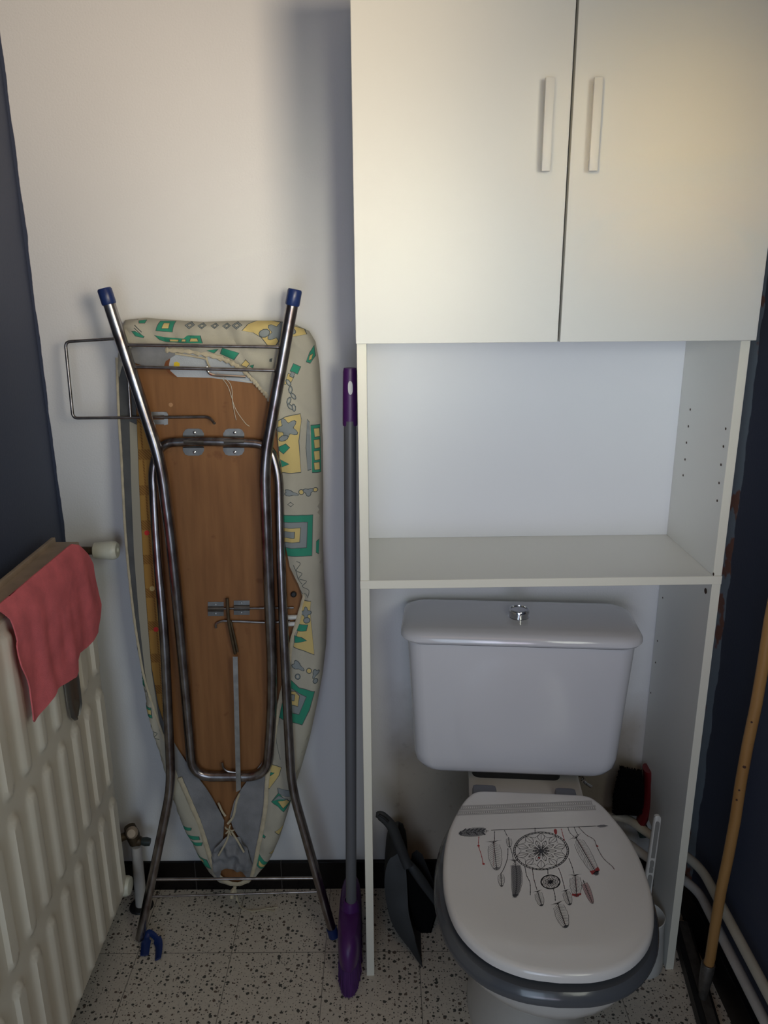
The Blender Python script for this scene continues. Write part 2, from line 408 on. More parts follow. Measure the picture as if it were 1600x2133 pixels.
obj('wall_right', bm, M_NAVY_R, smooth=False, kind='structure')
DX0, DX1, DZ = -0.62, 0.10, 2.03                     # doorway in the rear wall
bm = B()
box(bm, XL-.1, DX0, YB-.1, YB, 0, ZC); box(bm, DX1, XR+.1, YB-.1, YB, 0, ZC); box(bm, DX0, DX1, YB-.1, YB, DZ, ZC)
obj('wall_rear', bm, mat('white_rear_paint', (0.72, 0.72, 0.72), 0.8), smooth=False, kind='structure')
# plinth tiles
bm = B(); box(bm, XL, XR, -0.009, 0.0, 0, 0.078, 0.002); obj('baseboard_back', bm, M_PLINTH, smooth=False, kind='structure')
bm = B(); box(bm, XR-.013, XR, -2.4, -0.009, 0, 0.085, 0.002); obj('baseboard_right', bm, M_PLINTH2, smooth=False, kind='structure')
bm = B(); box(bm, XL, XL+.009, -2.4, -0.009, 0, 0.078, 0.002); obj('baseboard_left', bm, M_PLINTH2, smooth=False, kind='structure')
# ------------------------------------------------------------------ over-toilet cabinet
KR = root('storage_cabinet', (-0.043, -0.258, 0), 'tall white laminate cabinet with two doors standing over the toilet', 'cabinet', math.radians(1.0))
W_, D_, TH = 0.650, 0.245, 0.016
def panel(name, x0, x1, y0, y1, z0, z1, edge=True, mats=(M_LAM, M_EDGE)):
    bm = B(); box(bm, x0, x1, y0, y1, z0, z1, 0.0006, 0, 1)
    if edge:
        for f in bm.faces:
            if f.normal.y < -0.5 or all(v.co.y < y0+0.001 for v in f.verts): f.material_index = 1
    return bm
def kobj(name, bm, mats, **k): return obj(name, bm, mats, KR, local=True, smooth=False, **k)
bm = panel('', 0, TH, 0, D_, 0, 0.878); kobj('side_panel', bm, [M_LAM, M_EDGE])
bm = B()                                                         # back bottom corner sawn away for the heating pipes
loft(bm, [[Vector((x, y, z)) for y, z in ((0, 0), (0, .878), (D_, .878), (D_, .268), (.20, .246), (.135, .236), (.112, .220), (.110, .14), (.110, 0))] for x in (W_-TH, W_)])
for f in bm.faces:
    if all(v.co.y < .001 for v in f.verts): f.material_index = 1
bmesh.ops.recalc_face_normals(bm, faces=bm.faces)
def hole_discs(bm, pts, r=0.0024):  # flat dark discs on the panel, the holes' shade put into their colour
    for px, py in pts:
        p = onX(px, py, 0.591); q = WM[KR].inverted() @ p; b2 = B()
        lathe(b2, [(r, 0.0004), (r, 0.0), (0, 0.0)], (W_-TH-0.0003, q.y, q.z), Vector((-1, 0, 0)), 12)
        lathe(b2, [(0, 0.0002), (r, 0.0004)], (W_-TH-0.0003, q.y, q.z), Vector((-1, 0, 0)), 12)
        merge(bm, b2, 2)
hole_discs(bm, [(1385, 1245), (1374, 1335), (1370, 1380), (1360, 1443)], 0.002); hole_discs(bm, [(1471, 1231)], 0.0055)
kobj('side_panel', bm, [M_LAM, M_EDGE, M_HOLE_SHADE], fix=False)
bm = panel('', 0, TH, 0, D_, 0.894, 1.312); kobj('side_panel', bm, [M_LAM, M_EDGE])
bm = panel('', W_-TH, W_, 0, D_, 0.894, 1.312)
hole_discs(bm, [(1442, 853), (1438, 888), (1434, 922), (1431, 957), (1427, 990), (1513, 893), (1508, 930), (1503, 968), (1499, 1006), (1495, 1043)])
hole_discs(bm, [(1487, 1196)], 0.003)
kobj('side_panel', bm, [M_LAM, M_EDGE, M_HOLE_SHADE], fix=False)
bm = panel('', -0.0005, W_+.0005, -0.0015, D_, 0.878, 0.894); kobj('shelf', bm, [M_LAM, M_EDGE])
bm = panel('', TH, W_-TH, 0.234, 0.238, 0.894, 1.312, False); kobj('back_panel', bm, [M_BACKP])
bm = B(); box(bm, 0, TH, 0, D_, 1.312, 1.86); box(bm, W_-TH, W_, 0, D_, 1.312, 1.86); box(bm, TH, W_-TH, 0, D_, 1.312, 1.328)
box(bm, TH, W_-TH, 0, D_, 1.844, 1.86); box(bm, TH, W_-TH, D_-.006, D_, 1.328, 1.844); box(bm, W_/2-.008, W_/2+.008, 0.012, D_-.006, 1.328, 1.844)
for f in bm.faces:
    if all(v.co.y < 0.013 for v in f.verts): f.material_index = 1
kobj('upper_box', bm, [M_LAM, M_GAP])
for x0, x1, hx in ((-0.001, 0.3260, 0.290), (0.3300, W_+.001, 0.3615)):
    bm = B(); box(bm, x0, x1, -0.0175, -0.0015, 1.311, 1.862, 0.0007, 0, 1); d = kobj('door', bm, [M_LAM])
    bm = B(); zt, zb = 1.6935, 1.566
    box(bm, hx-.0065, hx+.0065, -0.036, -0.0295, zb, zt, 0.0012)
    box(bm, hx-.004, hx+.004, -0.0295, -0.0175, zb+.006, zb+.016, .0006); box(bm, hx-.004, hx+.004, -0.0295, -0.0175, zt-.016, zt-.006, .0006)
    WM[d] = WM[KR]; obj('handle', bm, M_LAM, d, local=True)

# ------------------------------------------------------------------ toilet
TR = root('toilet', (0.296, -0.06, 0), 'white ceramic toilet with a low cistern and a dreamcatcher printed lid', 'toilet', math.radians(-4.5))
T = Matrix.Translation((0.296, 0, 0)) @ Matrix.Rotation(math.radians(-4.5), 4, 'Z')     # toilet axes measured from the wall line
def tobj(name, bm, mats, par=None, **k):
    bm.transform(T); return obj(name, bm, mats, par or TR, **k)
TB = T @ Matrix.Translation((0.012, -0.018, 0))            # bowl, seat and lid sit slightly off the cistern's axis
def bobj(name, bm, mats, par=None, **k):
    bm.transform(TB); return obj(name, bm, mats, par or TR, **k)
def rrect(cx, cy, hw, hd, z, r, n=6):
    out = []
    for (sx, sy, a0) in ((1, 1, 0), (-1, 1, 90), (-1, -1, 180), (1, -1, 270)):
        for k in range(n+1):
            a = math.radians(a0+90*k/n); out.append(Vector((cx+sx*(hw-r)+r*math.cos(a), cy+sy*(hd-r)+r*math.sin(a), z)))
    return out
CXN = -0.019
def bow(sec, amt, cy, hd, hw):          # gentle outward bow of the front face
    for v in sec:
        if v.y < cy: v.y -= amt*max(0, 1-((v.x-CXN)/hw)**2)*min(1, (cy-v.y)/hd)
    return sec
bm = B(); secs = []
yb = -0.038
for z, hw, yf, r in ((0.440, .165, -.178, .03), (0.442, .185, -.185, .035), (0.448, .1965, -.190, .038), (0.460, .203, -.194, .035), (0.48, .2055, -.196, .032), (0.60, .2115, -.198, .03), (0.70, .2175, -.200, .03), (0.732, .2195, -.200, .03)):
    hd = (yb-yf)/2; cy = (yb+yf)/2; secs.append(bow(rrect(CXN, cy, hw, hd, z, r), 0.008, cy, hd, hw))
loft(bm, secs); ct = tobj('cistern', bm, M_CER)
bm = B(); secs = []
for z, hw, yf, ybk, r in ((0.735, .222, -.199, -.034, .03), (0.7365, .229, -.206, -.030, .035), (0.741, .2325, -.2095, -.028, .038), (0.748, .2325, -.209, -.029, .04), (0.754, .229, -.205, -.033, .04), (0.7585, .220, -.196, -.042, .04), (0.761, .205, -.180, -.055, .035), (0.762, .17, -.16, -.075, .03)):
    hd = (ybk-yf)/2; cy = (ybk+yf)/2; secs.append(bow(rrect(CXN, cy, hw, hd, z, r), 0.010, cy, hd, hw))
loft(bm, secs); cl = tobj('cistern_lid', bm, M_CER)
bm = B(); c = (-0.019, -0.125, 0.760)
lathe(bm, [(0, 0), (.0215, 0), (.0215, .002), (.0195, .003), (.019, .010), (.0205, .011), (.0205, .016), (.0195, .018), (.0165, .0185), (.016, .0165), (0, .0165)], c, sides=36)
box(bm, c[0]-.0007, c[0]+.0007, c[1]-.0155, c[1]+.0155, c[2]+.0165, c[2]+.0172)
tobj('flush_button', bm, M_CHROME, cl)
# bowl and pedestal
def dsec(z, hw, yf, yb_, n=40, pw=2.0, bw=0.8):
    ym = yb_+(yf-yb_)*0.47; out = []
    for k in range(n):
        a = 2*math.pi*k/n; s, c_ = math.sin(a), math.cos(a)
        if s < 0: y = ym+(ym-yf)*s; x = hw*c_
        else: y = ym+(yb_-ym)*abs(s)**0.7; x = hw*(1 if c_ >= 0 else -1)*abs(c_)**0.55*(1-(1-bw)*s)
        out.append(Vector((x-.003, y, z)))
    return out
bm = B()
loft(bm, [dsec(*a) for a in ((0, .118, -.475, -.13), (.02, .116, -.472, -.13), (.06, .104, -.455, -.135), (.14, .098, -.455, -.14), (.20, .108, -.49, -.16), (.26, .132, -.555, -.19), (.31, .158, -.615, -.215), (.35, .174, -.65, -.23), (.372, .180, -.662, -.235), (.392, .181, -.664, -.235), (.397, .176, -.658, -.24))])
loft(bm, [rrect(-.010, -.135, hw, hd, z, .02) for z, hw, hd in ((.12, .075, .09), (.25, .085, .095), (.34, .110, .105), (.408, .114, .11), (.416, .113, .109), (.420, .108, .105))])
bobj('bowl', bm, M_CER2)
bm = B(); loft(bm, [rrect(CXN+.005, -.13, hw, .045, z, .015) for z, hw in ((.418, .09), (.43, .09), (.442, .09))]); tobj('outlet_gasket', bm, M_DUSTD)
OUT = catmull([(0, -.240, 0), (.07, -.240, 0), (.108, -.243, 0), (.128, -.262, 0), (.146, -.30, 0), (.166, -.365, 0), (.1745, -.44, 0), (.171, -.515, 0), (.150, -.585, 0), (.108, -.635, 0), (.055, -.660, 0), (0, -.666, 0)], 5)
OUT = OUT[:-1]+[OUT[-1]]+[Vector((-p.x, p.y, 0)) for p in OUT[-2:0:-1]]
OC = Vector((0, -.45, 0))
def oring(s, z, dx=0.0, tilt=0.0, out=0.0):
    res = []
    for p in OUT:
        q = OC+(p-OC)*s; q.x *= .978; q = q+(p-OC).normalized()*out
        res.append(Vector((q.x+dx, q.y, z+tilt*(-.24-q.y))))
    return res
DXL = -.004; TILT = -0.020
# seat ring (grey)
bm = B()
prof = [(1.00, -.002, .400), (1.00, .006, .399), (1.0, .0115, .403), (1.0, .013, .410), (1.0, .010, .418), (1.0, .004, .424), (.93, 0, .426), (.72, 0, .426), (.70, 0, .420), (.70, 0, .404), (.74, 0, .400)]
rings = [[bm.verts.new(p) for p in oring(s, z, DXL-.002, 0, o_)] for s, o_, z in prof]
for a, b in zip(rings, rings[1:]+rings[:1]):
    for k in range(len(a)): bm.faces.new((a[k], a[(k+1) % len(a)], b[(k+1) % len(a)], b[k]))
bobj('seat', bm, M_SEAT)
# lid with its printed motif in the same mesh
LZ = .452
bm = B()
rings = loft(bm, [oring(s, z, DXL) for s, z in ((.95, LZ-.018), (.99, LZ-.018), (1.0, LZ-.016), (1.0, LZ-.008), (.992, LZ-.0035), (.975, LZ-.0010), (.95, LZ), (.7, LZ), (.4, LZ), (.1, LZ))])
TI = TB.inverted()
def L(px, py): q = TI @ onZ(px, py, LZ); return Vector((q.x, q.y, LZ+.0003))
def c1_(x, y): return L(880+x/3.0769, 1580+y/3.0777)           # coordinates read on the enlarged print
def ribbon(pts, wd, mi=1, taper=False):
    N = len(pts); vs = []
    for i, p in enumerate(pts):
        t = pts[min(i+1, N-1)]-pts[max(i-1, 0)]
        if t.length < 1e-9: continue
        nn = Vector((-t.y, t.x, 0)).normalized(); w2 = wd/2*(1-0.8*i/(N-1) if taper else 1)
        vs.append((bm.verts.new(p+nn*w2), bm.verts.new(p-nn*w2)))
    for a, b in zip(vs, vs[1:]):
        f = bm.faces.new((a[0], b[0], b[1], a[1])); f.material_index = mi
        if f.normal.z < 0 or True:
            f.normal_update()
            if f.normal.z < 0: f.normal_flip()
def poly(pts, mi, dz=-.0001):
    vs = [bm.verts.new(p+Vector((0, 0, dz))) for p in pts]; f = bm.faces.new(vs); f.material_index = mi; f.normal_update()
    if f.normal.z < 0: f.normal_flip()
bmesh.ops.recalc_face_normals(bm, faces=bm.faces)
for v0, v1, nseg in ((( 240, 318), (1090, 284), 62), ((222, 352), (1112, 316), 66)):
    a, b = c1_(*v0), c1_(*v1)
    off = (c1_(600, 330)-c1_(600, 318)); off.z = 0
    for s_ in (-1, 1): ribbon([a+off*s_, b+off*s_], .0010, 4)
    for s_ in (-.45, .45): ribbon([a+off*s_, b+off*s_], .0006, 4)
    for k in range(nseg):
        p = a.lerp(b, (k+.2)/nseg); q = a.lerp(b, (k+.8)/nseg); m_ = a.lerp(b, (k+.5)/nseg)
        ribbon([p-off*.6, m_, p+off*.6], .0008, 4)
ribbon([c1_(440, 460), c1_(1110, 434)], .0013); ribbon([c1_(1110, 434), c1_(1190, 432)], .0007)
poly([c1_(*p) for p in ((1115, 434), (1140, 425), (1165, 424), (1192, 432), (1165, 440), (1140, 443))], 4)
def feather(x0, y0, x1, y1, wd, nb=14, tipc=1, mi=1, fill=None, red=0.0, tuft=True, curve=0.0):
    a, b = Vector((x0, y0)), Vector((x1, y1)); d = b-a; Ln = d.length; d.normalize(); nrm = Vector((-d.y, d.x))
    def P(t, s): q = a+d*Ln*t+nrm*(s*wd+curve*Ln*4*t*(1-t)); return c1_(q.x, q.y)
    def wv(t): return (math.sin(math.pi*min(1, max(0, t*.86+.12)))**.55)
    ribbon([P(t/10, 0) for t in range(11)], .0011, mi)
    if fill:
        poly([P(t, wv(t)*.9) for t in (.15, .35, .6, .8, .95)]+[P(1, 0)]+[P(t, -wv(t)*.9) for t in (.95, .8, .6, .35, .15)], fill, -.00018)
    for sgn in (-1, 1):
        ribbon([P(t/14, sgn*wv(t/14)*(1+.06*random.uniform(-1, 1))) for t in range(2, 15)]+[P(1.0, 0)], .0006, mi)
        for k in range(nb):
            t = .06+.88*k/nb; e = wv(min(1, t+.05))*random.uniform(.85, 1.08)
            ribbon([P(t, 0), P(t+.05, sgn*e*.55), P(min(1.02, t+.11), sgn*e)], .0008, mi, True)
    if red > 0:
        poly([P(1-red, .8), P(1-red*.4, .75), P(1-red*.4, -.75), P(1-red, -.8), P(1-red*.85, 0)], 2, -.00005)
    poly([P(1.0, 0), P(.93, .62), P(.90, 0), P(.93, -.62)], tipc, -.00005)
    if tuft:
        for k in range(7):
            s_ = -1+2*k/6; ribbon([P(.05, 0), P(-.02+.02*abs(s_), s_*.7), P(.0, s_*1.15)], .0009, mi, True)
# fletching of the arrow
feather(425, 464, 234, 482, 28, 12, 1, 1, 4, 0, False)
for k in range(6):
    t = k/6; x = 250+150*t; poly([c1_(x, 470-3*t), c1_(x+26, 448-2*t), c1_(x+34, 452), c1_(x+12, 468)], 1)
    poly([c1_(x, 474), c1_(x+26, 492), c1_(x+32, 488), c1_(x+12, 472)], 1 if k % 2 else 4)
feather(455, 530, 478, 716, 44, 14, 4, 1, None); feather(590, 650, 592, 892, 36, 18, 1, 1, 4, curve=-.06)
feather(552, 505, 560, 570, 17, 7, 1, 1, None, 0, False); feather(503, 735, 508, 822, 20, 8, 1, 1, None, 0, False)
feather(980, 500, 1122, 748, 38, 20, 1, 1, None, .16); feather(978, 745, 990, 888, 38, 14, 2, 1, None, .16)
feather(1030, 780, 1092, 930, 22, 12, 3, 1, 3, 0, False); feather(738, 850, 766, 946, 26, 10, 1, 1, None)
feather(918, 845, 946, 940, 26, 10, 1, 1, None); feather(865, 925, 922, 1086, 40, 14, 1, 1, None)
feather(850, 450, 856, 486, 9, 4, 2, 2, 2, 0, False)
for q0, q1 in (((463, 500), (455, 690)), ((995, 520), (1110, 710)), ((985, 770), (988, 860)), ((870, 945), (915, 1060))): ribbon([c1_(*q0), c1_(*q1)], .0010, 3)
def string(pts, mi=1, bead=None, wd=.0010):
    P_ = [c1_(p.x, p.y) for p in catmull([(x, y, 0) for x, y in pts], 6)]
    ribbon(P_, wd, mi)
    for i in range(1, len(P_)-1, 3):
        p = P_[i]; poly([p+Vector((.0011*math.cos(a), .0011*math.sin(a), 0)) for a in (0, 1.26, 2.5, 3.77, 5.03)], bead or mi)
string([(362, 500), (360, 560), (378, 620), (390, 680)], 2); string([(462, 465), (462, 530)]); string([(525, 460), (545, 500)])
string([(548, 575), (545, 640), (525, 700), (503, 740)]); string([(565, 575), (578, 620), (582, 655)])
string([(656, 690), (668, 750), (690, 800), (692, 878)]); string([(705, 705), (714, 770), (735, 845)], 1, 2)
string([(722, 445), (722, 472)]); string([(803, 710), (805, 745)]); string([(840, 838), (850, 880), (852, 915)])
string([(872, 702), (890, 750), (914, 840)], 1, 2); string([(938, 640), (958, 690), (972, 740)]); string([(890, 450), (900, 490), (912, 530)], 2)
string([(932, 440), (945, 475), (975, 505)]); string([(972, 440), (985, 470), (1000, 495)])
string([(1000, 438), (1050, 490), (1100, 520), (1120, 570), (1160, 640), (1215, 690), (1230, 712)], 1, 2)
for q in ((360, 560), (392, 676), (1120, 562), (748, 637)):
    p = c1_(*q); poly([p+Vector((.0024*math.cos(a), .0024*math.sin(a), 0)) for a in (0, .9, 1.8, 2.7, 3.6, 4.5, 5.4)], 2)
def catcher(cx, cy, rx, ry, petals, wd):
    def E_(r, a): return c1_(cx+rx*r*math.cos(a), cy+ry*r*math.sin(a))
    nA = 48
    for r in (1.0, .94): ribbon([E_(r, 2*math.pi*k/nA) for k in range(nA+1)], wd, 1)
    for k in range(nA): ribbon([E_(1.0, 2*math.pi*k/nA), E_(.94, 2*math.pi*(k+.7)/nA)], wd*.8, 1)
    for k in range(petals):
        a = 2*math.pi*k/petals; h = math.pi/petals
        for rin, rout, sw in ((.14, .56, .62), (.48, .94, .62)):
            aa = a+(h if rin > .3 else 0)
            for s_ in (-1, 1): ribbon([E_(rin+(rout-rin)*t/6, aa+s_*h*sw*math.sin(math.pi*t/6)*(.9 if rin > .3 else 1.0)) for t in range(7)], wd*.62, 1)
            ribbon([E_(rin, aa), E_(rout, aa)], wd*.5, 1)
        ribbon([E_(.94, a-h), E_(.72, a), E_(.94, a+h)], wd*.5, 1)
        for s_ in (-1, 1): ribbon([E_(.08, a), E_(.24, a+s_*h*.6), E_(.3, a)], wd*.9, 1)
    poly([E_(.11, 2*math.pi*k/12) for k in range(12)], 1)
catcher(761, 593, 177, 122, 10, .0013); catcher(821, 792, 62, 45, 8, .0012)
bobj('lid', bm, [M_LID, M_INK, M_INKR, M_INKP, M_INKG], fix=False)
for x0, x1 in ((-.118, -.070), (.044, .086)):
    bm = B(); box(bm, x0, x1, -.240, -.205, .416, .440, .008); bobj('hinge', bm, M_HINGE)

# stop valve under the cistern
p = onY(1218, 1630, -.06)
VR = root('stop_valve', (p.x, -.02, p.z), 'small chrome stop valve below the right end of the cistern', 'valve')
bm = B(); lathe(bm, [(.014, 0), (.014, .003), (.006, .004), (.006, .03)], (p.x, -.001, p.z+.006), Vector((0, -1, 0)), 16)
tube(bm, [(p.x, -.03, p.z+.03), (p.x, -.03, p.z-.004)], .007); obj('body', bm, M_BRASS, VR)
bm = B(); tube(bm, fillet([(p.x-.004, -.05, p.z+.002), (p.x+.004, -.058, p.z-.004), (p.x+.016, -.062, p.z-.010)], .003), [.0035]*9, 8); lathe(bm, [(0, 0), (.005, 0), (.005, .02), (0, .02)], (p.x, -.036, p.z), Vector((0, -1, 0)), 12); obj('lever', bm, M_CHROME, VR)
bm = B(); tube(bm, fillet([(p.x-.003, -.03, p.z+.03), (p.x-.004, -.03, p.z+.055), (.42, -.07, .442)], .01), .005, 10); obj('supply_hose', bm, M_CHROME, VR)
# ------------------------------------------------------------------ ironing board leaning on the wall
P0 = Vector((-0.33, -0.108, 0.09)); UB = Vector((0, 0.066, 1.25)).normalized(); NB = Vector((0, -UB.z, UB.y))
def bp(px, py, off=0.0): return hit(px, py, P0+NB*off, NB)
def uv(px, py, off=0.0): q = bp(px, py, off)-P0; return (q.x, q.dot(UB))
def at(u, v, off): return P0+Vector((u, 0, 0))+UB*v+NB*off
IR = root('ironing_board', (-0.335, -0.13, 0), 'folded ironing board leaning underside out against the white wall', 'ironing board')
def k1_(x, y): return (100+x/2.4242, 560+y/2.425)
def k2_(x, y): return (220+x/3.0769, 1150+y/3.0772)
def k3_(x, y): return (220+x/2.8571, 1550+y/2.8576)
SIL = [(255, 667), (300, 662), (350, 666), (420, 671), (500, 668), (570, 668), (610, 674), (643, 690), (656, 712), (664, 760), (668, 830), (671, 930), (672, 1030), (671, 1130), (674, 1210), (679, 1290), (678, 1350), (671, 1410), (660, 1470), (645, 1540), (628, 1600), (612, 1650), (598, 1700), (582, 1750), (563, 1795), (545, 1820), (522, 1840), (500, 1850), (478, 1848), (455, 1840), (432, 1820), (410, 1785), (385, 1735), (365, 1690), (345, 1630), (330, 1575), (310, 1510), (295, 1440), (287, 1360), (280, 1270), (268, 1180), (262, 1100), (254, 1000), (249, 900), (243, 820), (241, 750), (244, 690)]
OPEN = [(275, 722), (310, 724), (345, 727), (385, 730), (430, 738), (470, 750), (500, 765), (520, 782), (535, 800), (548, 815), (562, 832), (572, 860), (577, 900), (581, 950), (585, 1010), (588, 1070), (594, 1130), (604, 1180), (622, 1215), (632, 1245), (620, 1290), (606, 1340), (598, 1400), (586, 1450), (577, 1500), (568, 1550), (561, 1590), (556, 1630), (553, 1680), (546, 1725), (538, 1765), (530, 1800), (522, 1828), (495, 1840), (465, 1832), (448, 1810), (436, 1780), (425, 1745), (413, 1710), (398, 1675), (382, 1640), (370, 1610), (355, 1570), (338, 1525), (318, 1470), (300, 1410), (290, 1350), (280, 1285), (270, 1200), (262, 1110), (257, 1020), (253, 940), (248, 860), (247, 790), (262, 745)]
silu = [uv(*p) for p in SIL]; openu = [uv(*p, .006) for p in OPEN]
# plywood board
cen = Vector((sum(p[0] for p in silu)/len(silu), sum(p[1] for p in silu)/len(silu)))
def shrink(poly_, d):
    out = []; n_ = len(poly_)
    for i in range(n_):
        a = Vector(poly_[i-1]); b = Vector(poly_[(i+1) % n_]); t = (b-a).normalized(); nn = Vector((-t.y, t.x))
        q = Vector(poly_[i])+nn*d
        if not inside(tuple(q), poly_): q = Vector(poly_[i])-nn*d
        out.append(tuple(q))
    return out
bd = shrink(silu, .014)
bm = B(); loft(bm, [[at(u, v, o_) for u, v in pl] for pl, o_ in ((shrink(bd, .002), -.014), (bd, -.012), (bd, -.002), (shrink(bd, .002), 0))]); obj('plywood_panel', bm, M_WOOD, IR)
# padding sandwiched behind the board
bm = B(); pd = shrink(silu, .006); loft(bm, [[at(u, v, o_) for u, v in pl] for pl, o_ in ((shrink(pd, .004), -.026), (pd, -.022), (pd, -.0145))]); obj('padding', bm, M_FELTD, IR)
def felt(name, pts, base, m_, amp=.002, step=.009, par=IR, shapes=(), th=.0015, sc=18, label=None):
    pl = [uv(*p, base) for p in pts]
    sh = [([uv(*p, base) for p in s], mi) for s, mi in shapes]
    def mp(u, v, fr):
        h = base+amp*(noise.noise(Vector((u*sc, v*sc*.6, base*900)))+.6)
        return at(u, v, h if fr else h-th)
    bm = B(); sheet(bm, pl, mp, step, shapes=sh); return obj(name, bm, m_, par, label=label)
felt('ochre_underlay', [(285, 860), (318, 880), (322, 1000), (326, 1120), (333, 1250), (345, 1380), (352, 1470), (352, 1530), (338, 1500), (322, 1440), (308, 1360), (298, 1270), (290, 1150), (286, 1000)], .0012, [M_OCHRE, M_RED, M_YEL], .0006,
     shapes=[([(cx+5.4*math.cos(a*.628), cy+5.4*math.sin(a*.628)) for a in range(10)], m_) for cx, cy, m_ in ((306, 1110, 1), (317, 1226, 2), (325, 1311, 1))], label='ochre checked cloth underlay')
felt('felt_padding', [(250, 740), (275, 765), (282, 800), (284, 860), (288, 950), (292, 1100), (300, 1250), (312, 1370), (330, 1470), (352, 1540), (372, 1580), (375, 1640), (350, 1590), (322, 1500), (300, 1420), (286, 1350), (276, 1250), (266, 1150), (257, 1000), (250, 870), (246, 790)], .0030, [M_FELTD], .002)
felt('felt_padding', [(262, 712), (330, 712), (385, 728), (362, 742), (346, 752), (340, 768), (300, 762), (270, 752), (255, 735)], .0040, [M_FELT], .003)
felt('felt_padding', [(352, 742), (370, 726), (430, 733), (520, 770), (570, 830), (566, 835), (545, 800), (500, 795), (440, 787), (370, 785), (355, 778), (345, 765)], .0022, [M_FELTW, M_RUST, M_STICK_Y], .002,
     shapes=[([(336, 742), (357, 738), (352, 760), (356, 776), (368, 786), (345, 772), (336, 752)], 1), ([(363, 755), (369, 753), (375, 757), (374, 764), (362, 763)], 2)], label='pale grey felt flap with a yellow dot sticker')
felt('torn_lining', [(340, 741), (357, 739), (351, 757), (354, 772), (372, 788), (350, 776), (339, 760)], .0052, [M_RUST], .001, step=.005)
felt('felt_padding', [(270, 878), (285, 885), (289, 1000), (297, 1150), (306, 1280), (316, 1400), (330, 1490), (346, 1560), (340, 1562), (318, 1490), (302, 1400), (289, 1280), (279, 1150), (273, 1000)], .0046, [mat('beige_backing', (.34, .32, .26), .9)], .001, label='beige backing edge')
# lower felt wings gathered by a cord
felt('felt_padding', [(364, 1545), (392, 1590), (430, 1638), (460, 1688), (468, 1706), (466, 1735), (463, 1765), (448, 1805), (438, 1785), (425, 1745), (413, 1710), (398, 1675), (378, 1635), (366, 1600)], .0040, [M_FELT], .006, sc=30)
felt('felt_padding', [(568, 1545), (545, 1588), (505, 1638), (488, 1668), (480, 1700), (486, 1722), (500, 1745), (520, 1812), (528, 1808), (538, 1765), (553, 1690), (560, 1610)], .0044, [M_FELT], .006, sc=30)
felt('felt_padding', [(468, 1742), (480, 1734), (500, 1742), (516, 1765), (527, 1800), (520, 1826), (500, 1812), (480, 1808), (462, 1810), (458, 1828), (446, 1806), (440, 1785), (450, 1758)], .0085, [M_FELT], .014, sc=75, step=.004, label='gathered end of the pale felt')
bm = B()
for k in range(5):
    a = k*1.26; c = bp(478, 1728, .016); q = c+Vector((.010*math.cos(a), -.002, .014*math.sin(a)))
    tube(bm, catmull([c, c.lerp(q, .6)+Vector((0, -.005, .002)), q], 5), .0018, 6)
tube(bm, catmull([bp(474, 1716, .014), bp(486, 1700, .012), bp(493, 1668, .010), bp(500, 1652, .009)], 6), .0028, 6)
tube(bm, catmull([bp(470, 1700, .012), bp(463, 1690, .010), bp(455, 1672, .010)], 6), .0024, 6)
tube(bm, catmull([bp(478, 1730, .018), bp(472, 1752, .020), bp(455, 1782, .018)], 6), .0022, 6)
tube(bm, catmull([bp(482, 1732, .018), bp(494, 1750, .020), bp(508, 1775, .018)], 6), .0022, 6)
obj('cord_knot', bm, M_CREAM, IR)
# printed cotton cover
SH = []
def shp(pts, mi, k=k1_, line=True, r=1.7):
    px = [k(*p) for p in pts]
    if line:
        c = Vector((sum(p[0] for p in px)/len(px), sum(p[1] for p in px)/len(px))); big = []
        for p in px:
            d = Vector(p)-c; big.append(tuple(Vector(p)+d.normalized()*r))
        SH.append(([uv(*p, .008) for p in big], 4))
    SH.append(([uv(*p, .008) for p in px], mi))
def blob(cx, cy, rx, ry, mi, k=k1_, n=10, lobes=0, rot=0, line=True, amp=.35):
    pts = []
    for i in range(n if not lobes else lobes*6):
        a = 2*math.pi*i/(n if not lobes else lobes*6)+rot; s = 1+(amp*math.cos(lobes*a) if lobes else 0)
        x, y = rx*s*math.cos(a), ry*s*math.sin(a); pts.append((cx+x*math.cos(rot)-y*math.sin(rot), cy+x*math.sin(rot)+y*math.cos(rot)))
    shp(pts, mi, k, line)
G, Y, GR, LN, BG = 1, 2, 3, 4, 0
shp([(565, 265), (637, 265), (628, 318), (548, 312)], G); shp([(583, 275), (612, 275), (608, 300), (578, 300)], Y)
shp([(540, 335), (590, 345), (690, 352), (705, 337), (770, 337), (780, 375), (690, 372), (600, 368), (570, 360)], G)
shp([(725, 352), (755, 352), (760, 366), (722, 366)], Y); shp([(685, 356), (700, 356), (700, 366), (680, 366)], Y); shp([(620, 356), (665, 358), (660, 366), (622, 365)], Y)
shp([(430, 316), (450, 316), (490, 340), (486, 347), (450, 338)], G); shp([(455, 262), (490, 258), (485, 274), (460, 274)], G)
for y_ in (285, 298): shp([(440, y_), (444, y_-2), (480, y_+34), (477, y_+36)], LN, k1_, False)
for x_, y_, r_ in ((715, 285, 23), (778, 288, 19), (840, 288, 17), (900, 289, 19), (955, 286, 24)):
    shp([(x_-r_, y_), (x_, y_-r_*.7), (x_+r_, y_-2), (x_, y_+r_*.7)], GR); shp([(x_-r_*.5, y_), (x_, y_-r_*.35), (x_+r_*.5, y_-1), (x_, y_+r_*.35)], BG)
shp([(985, 312), (1010, 280), (1060, 258), (1120, 262), (1190, 275), (1290, 305), (1305, 330), (1250, 340), (1180, 345), (1150, 385), (1112, 385), (1080, 345), (1040, 322)], Y)
blob(1165, 320, 46, 42, GR, lobes=5); blob(1095, 325, 26, 18, GR, rot=-.3); blob(1225, 312, 26, 14, GR, rot=.4)
shp([(885, 400), (965, 425), (940, 458), (870, 430)], G); shp([(805, 412), (860, 406), (838, 424)], G)
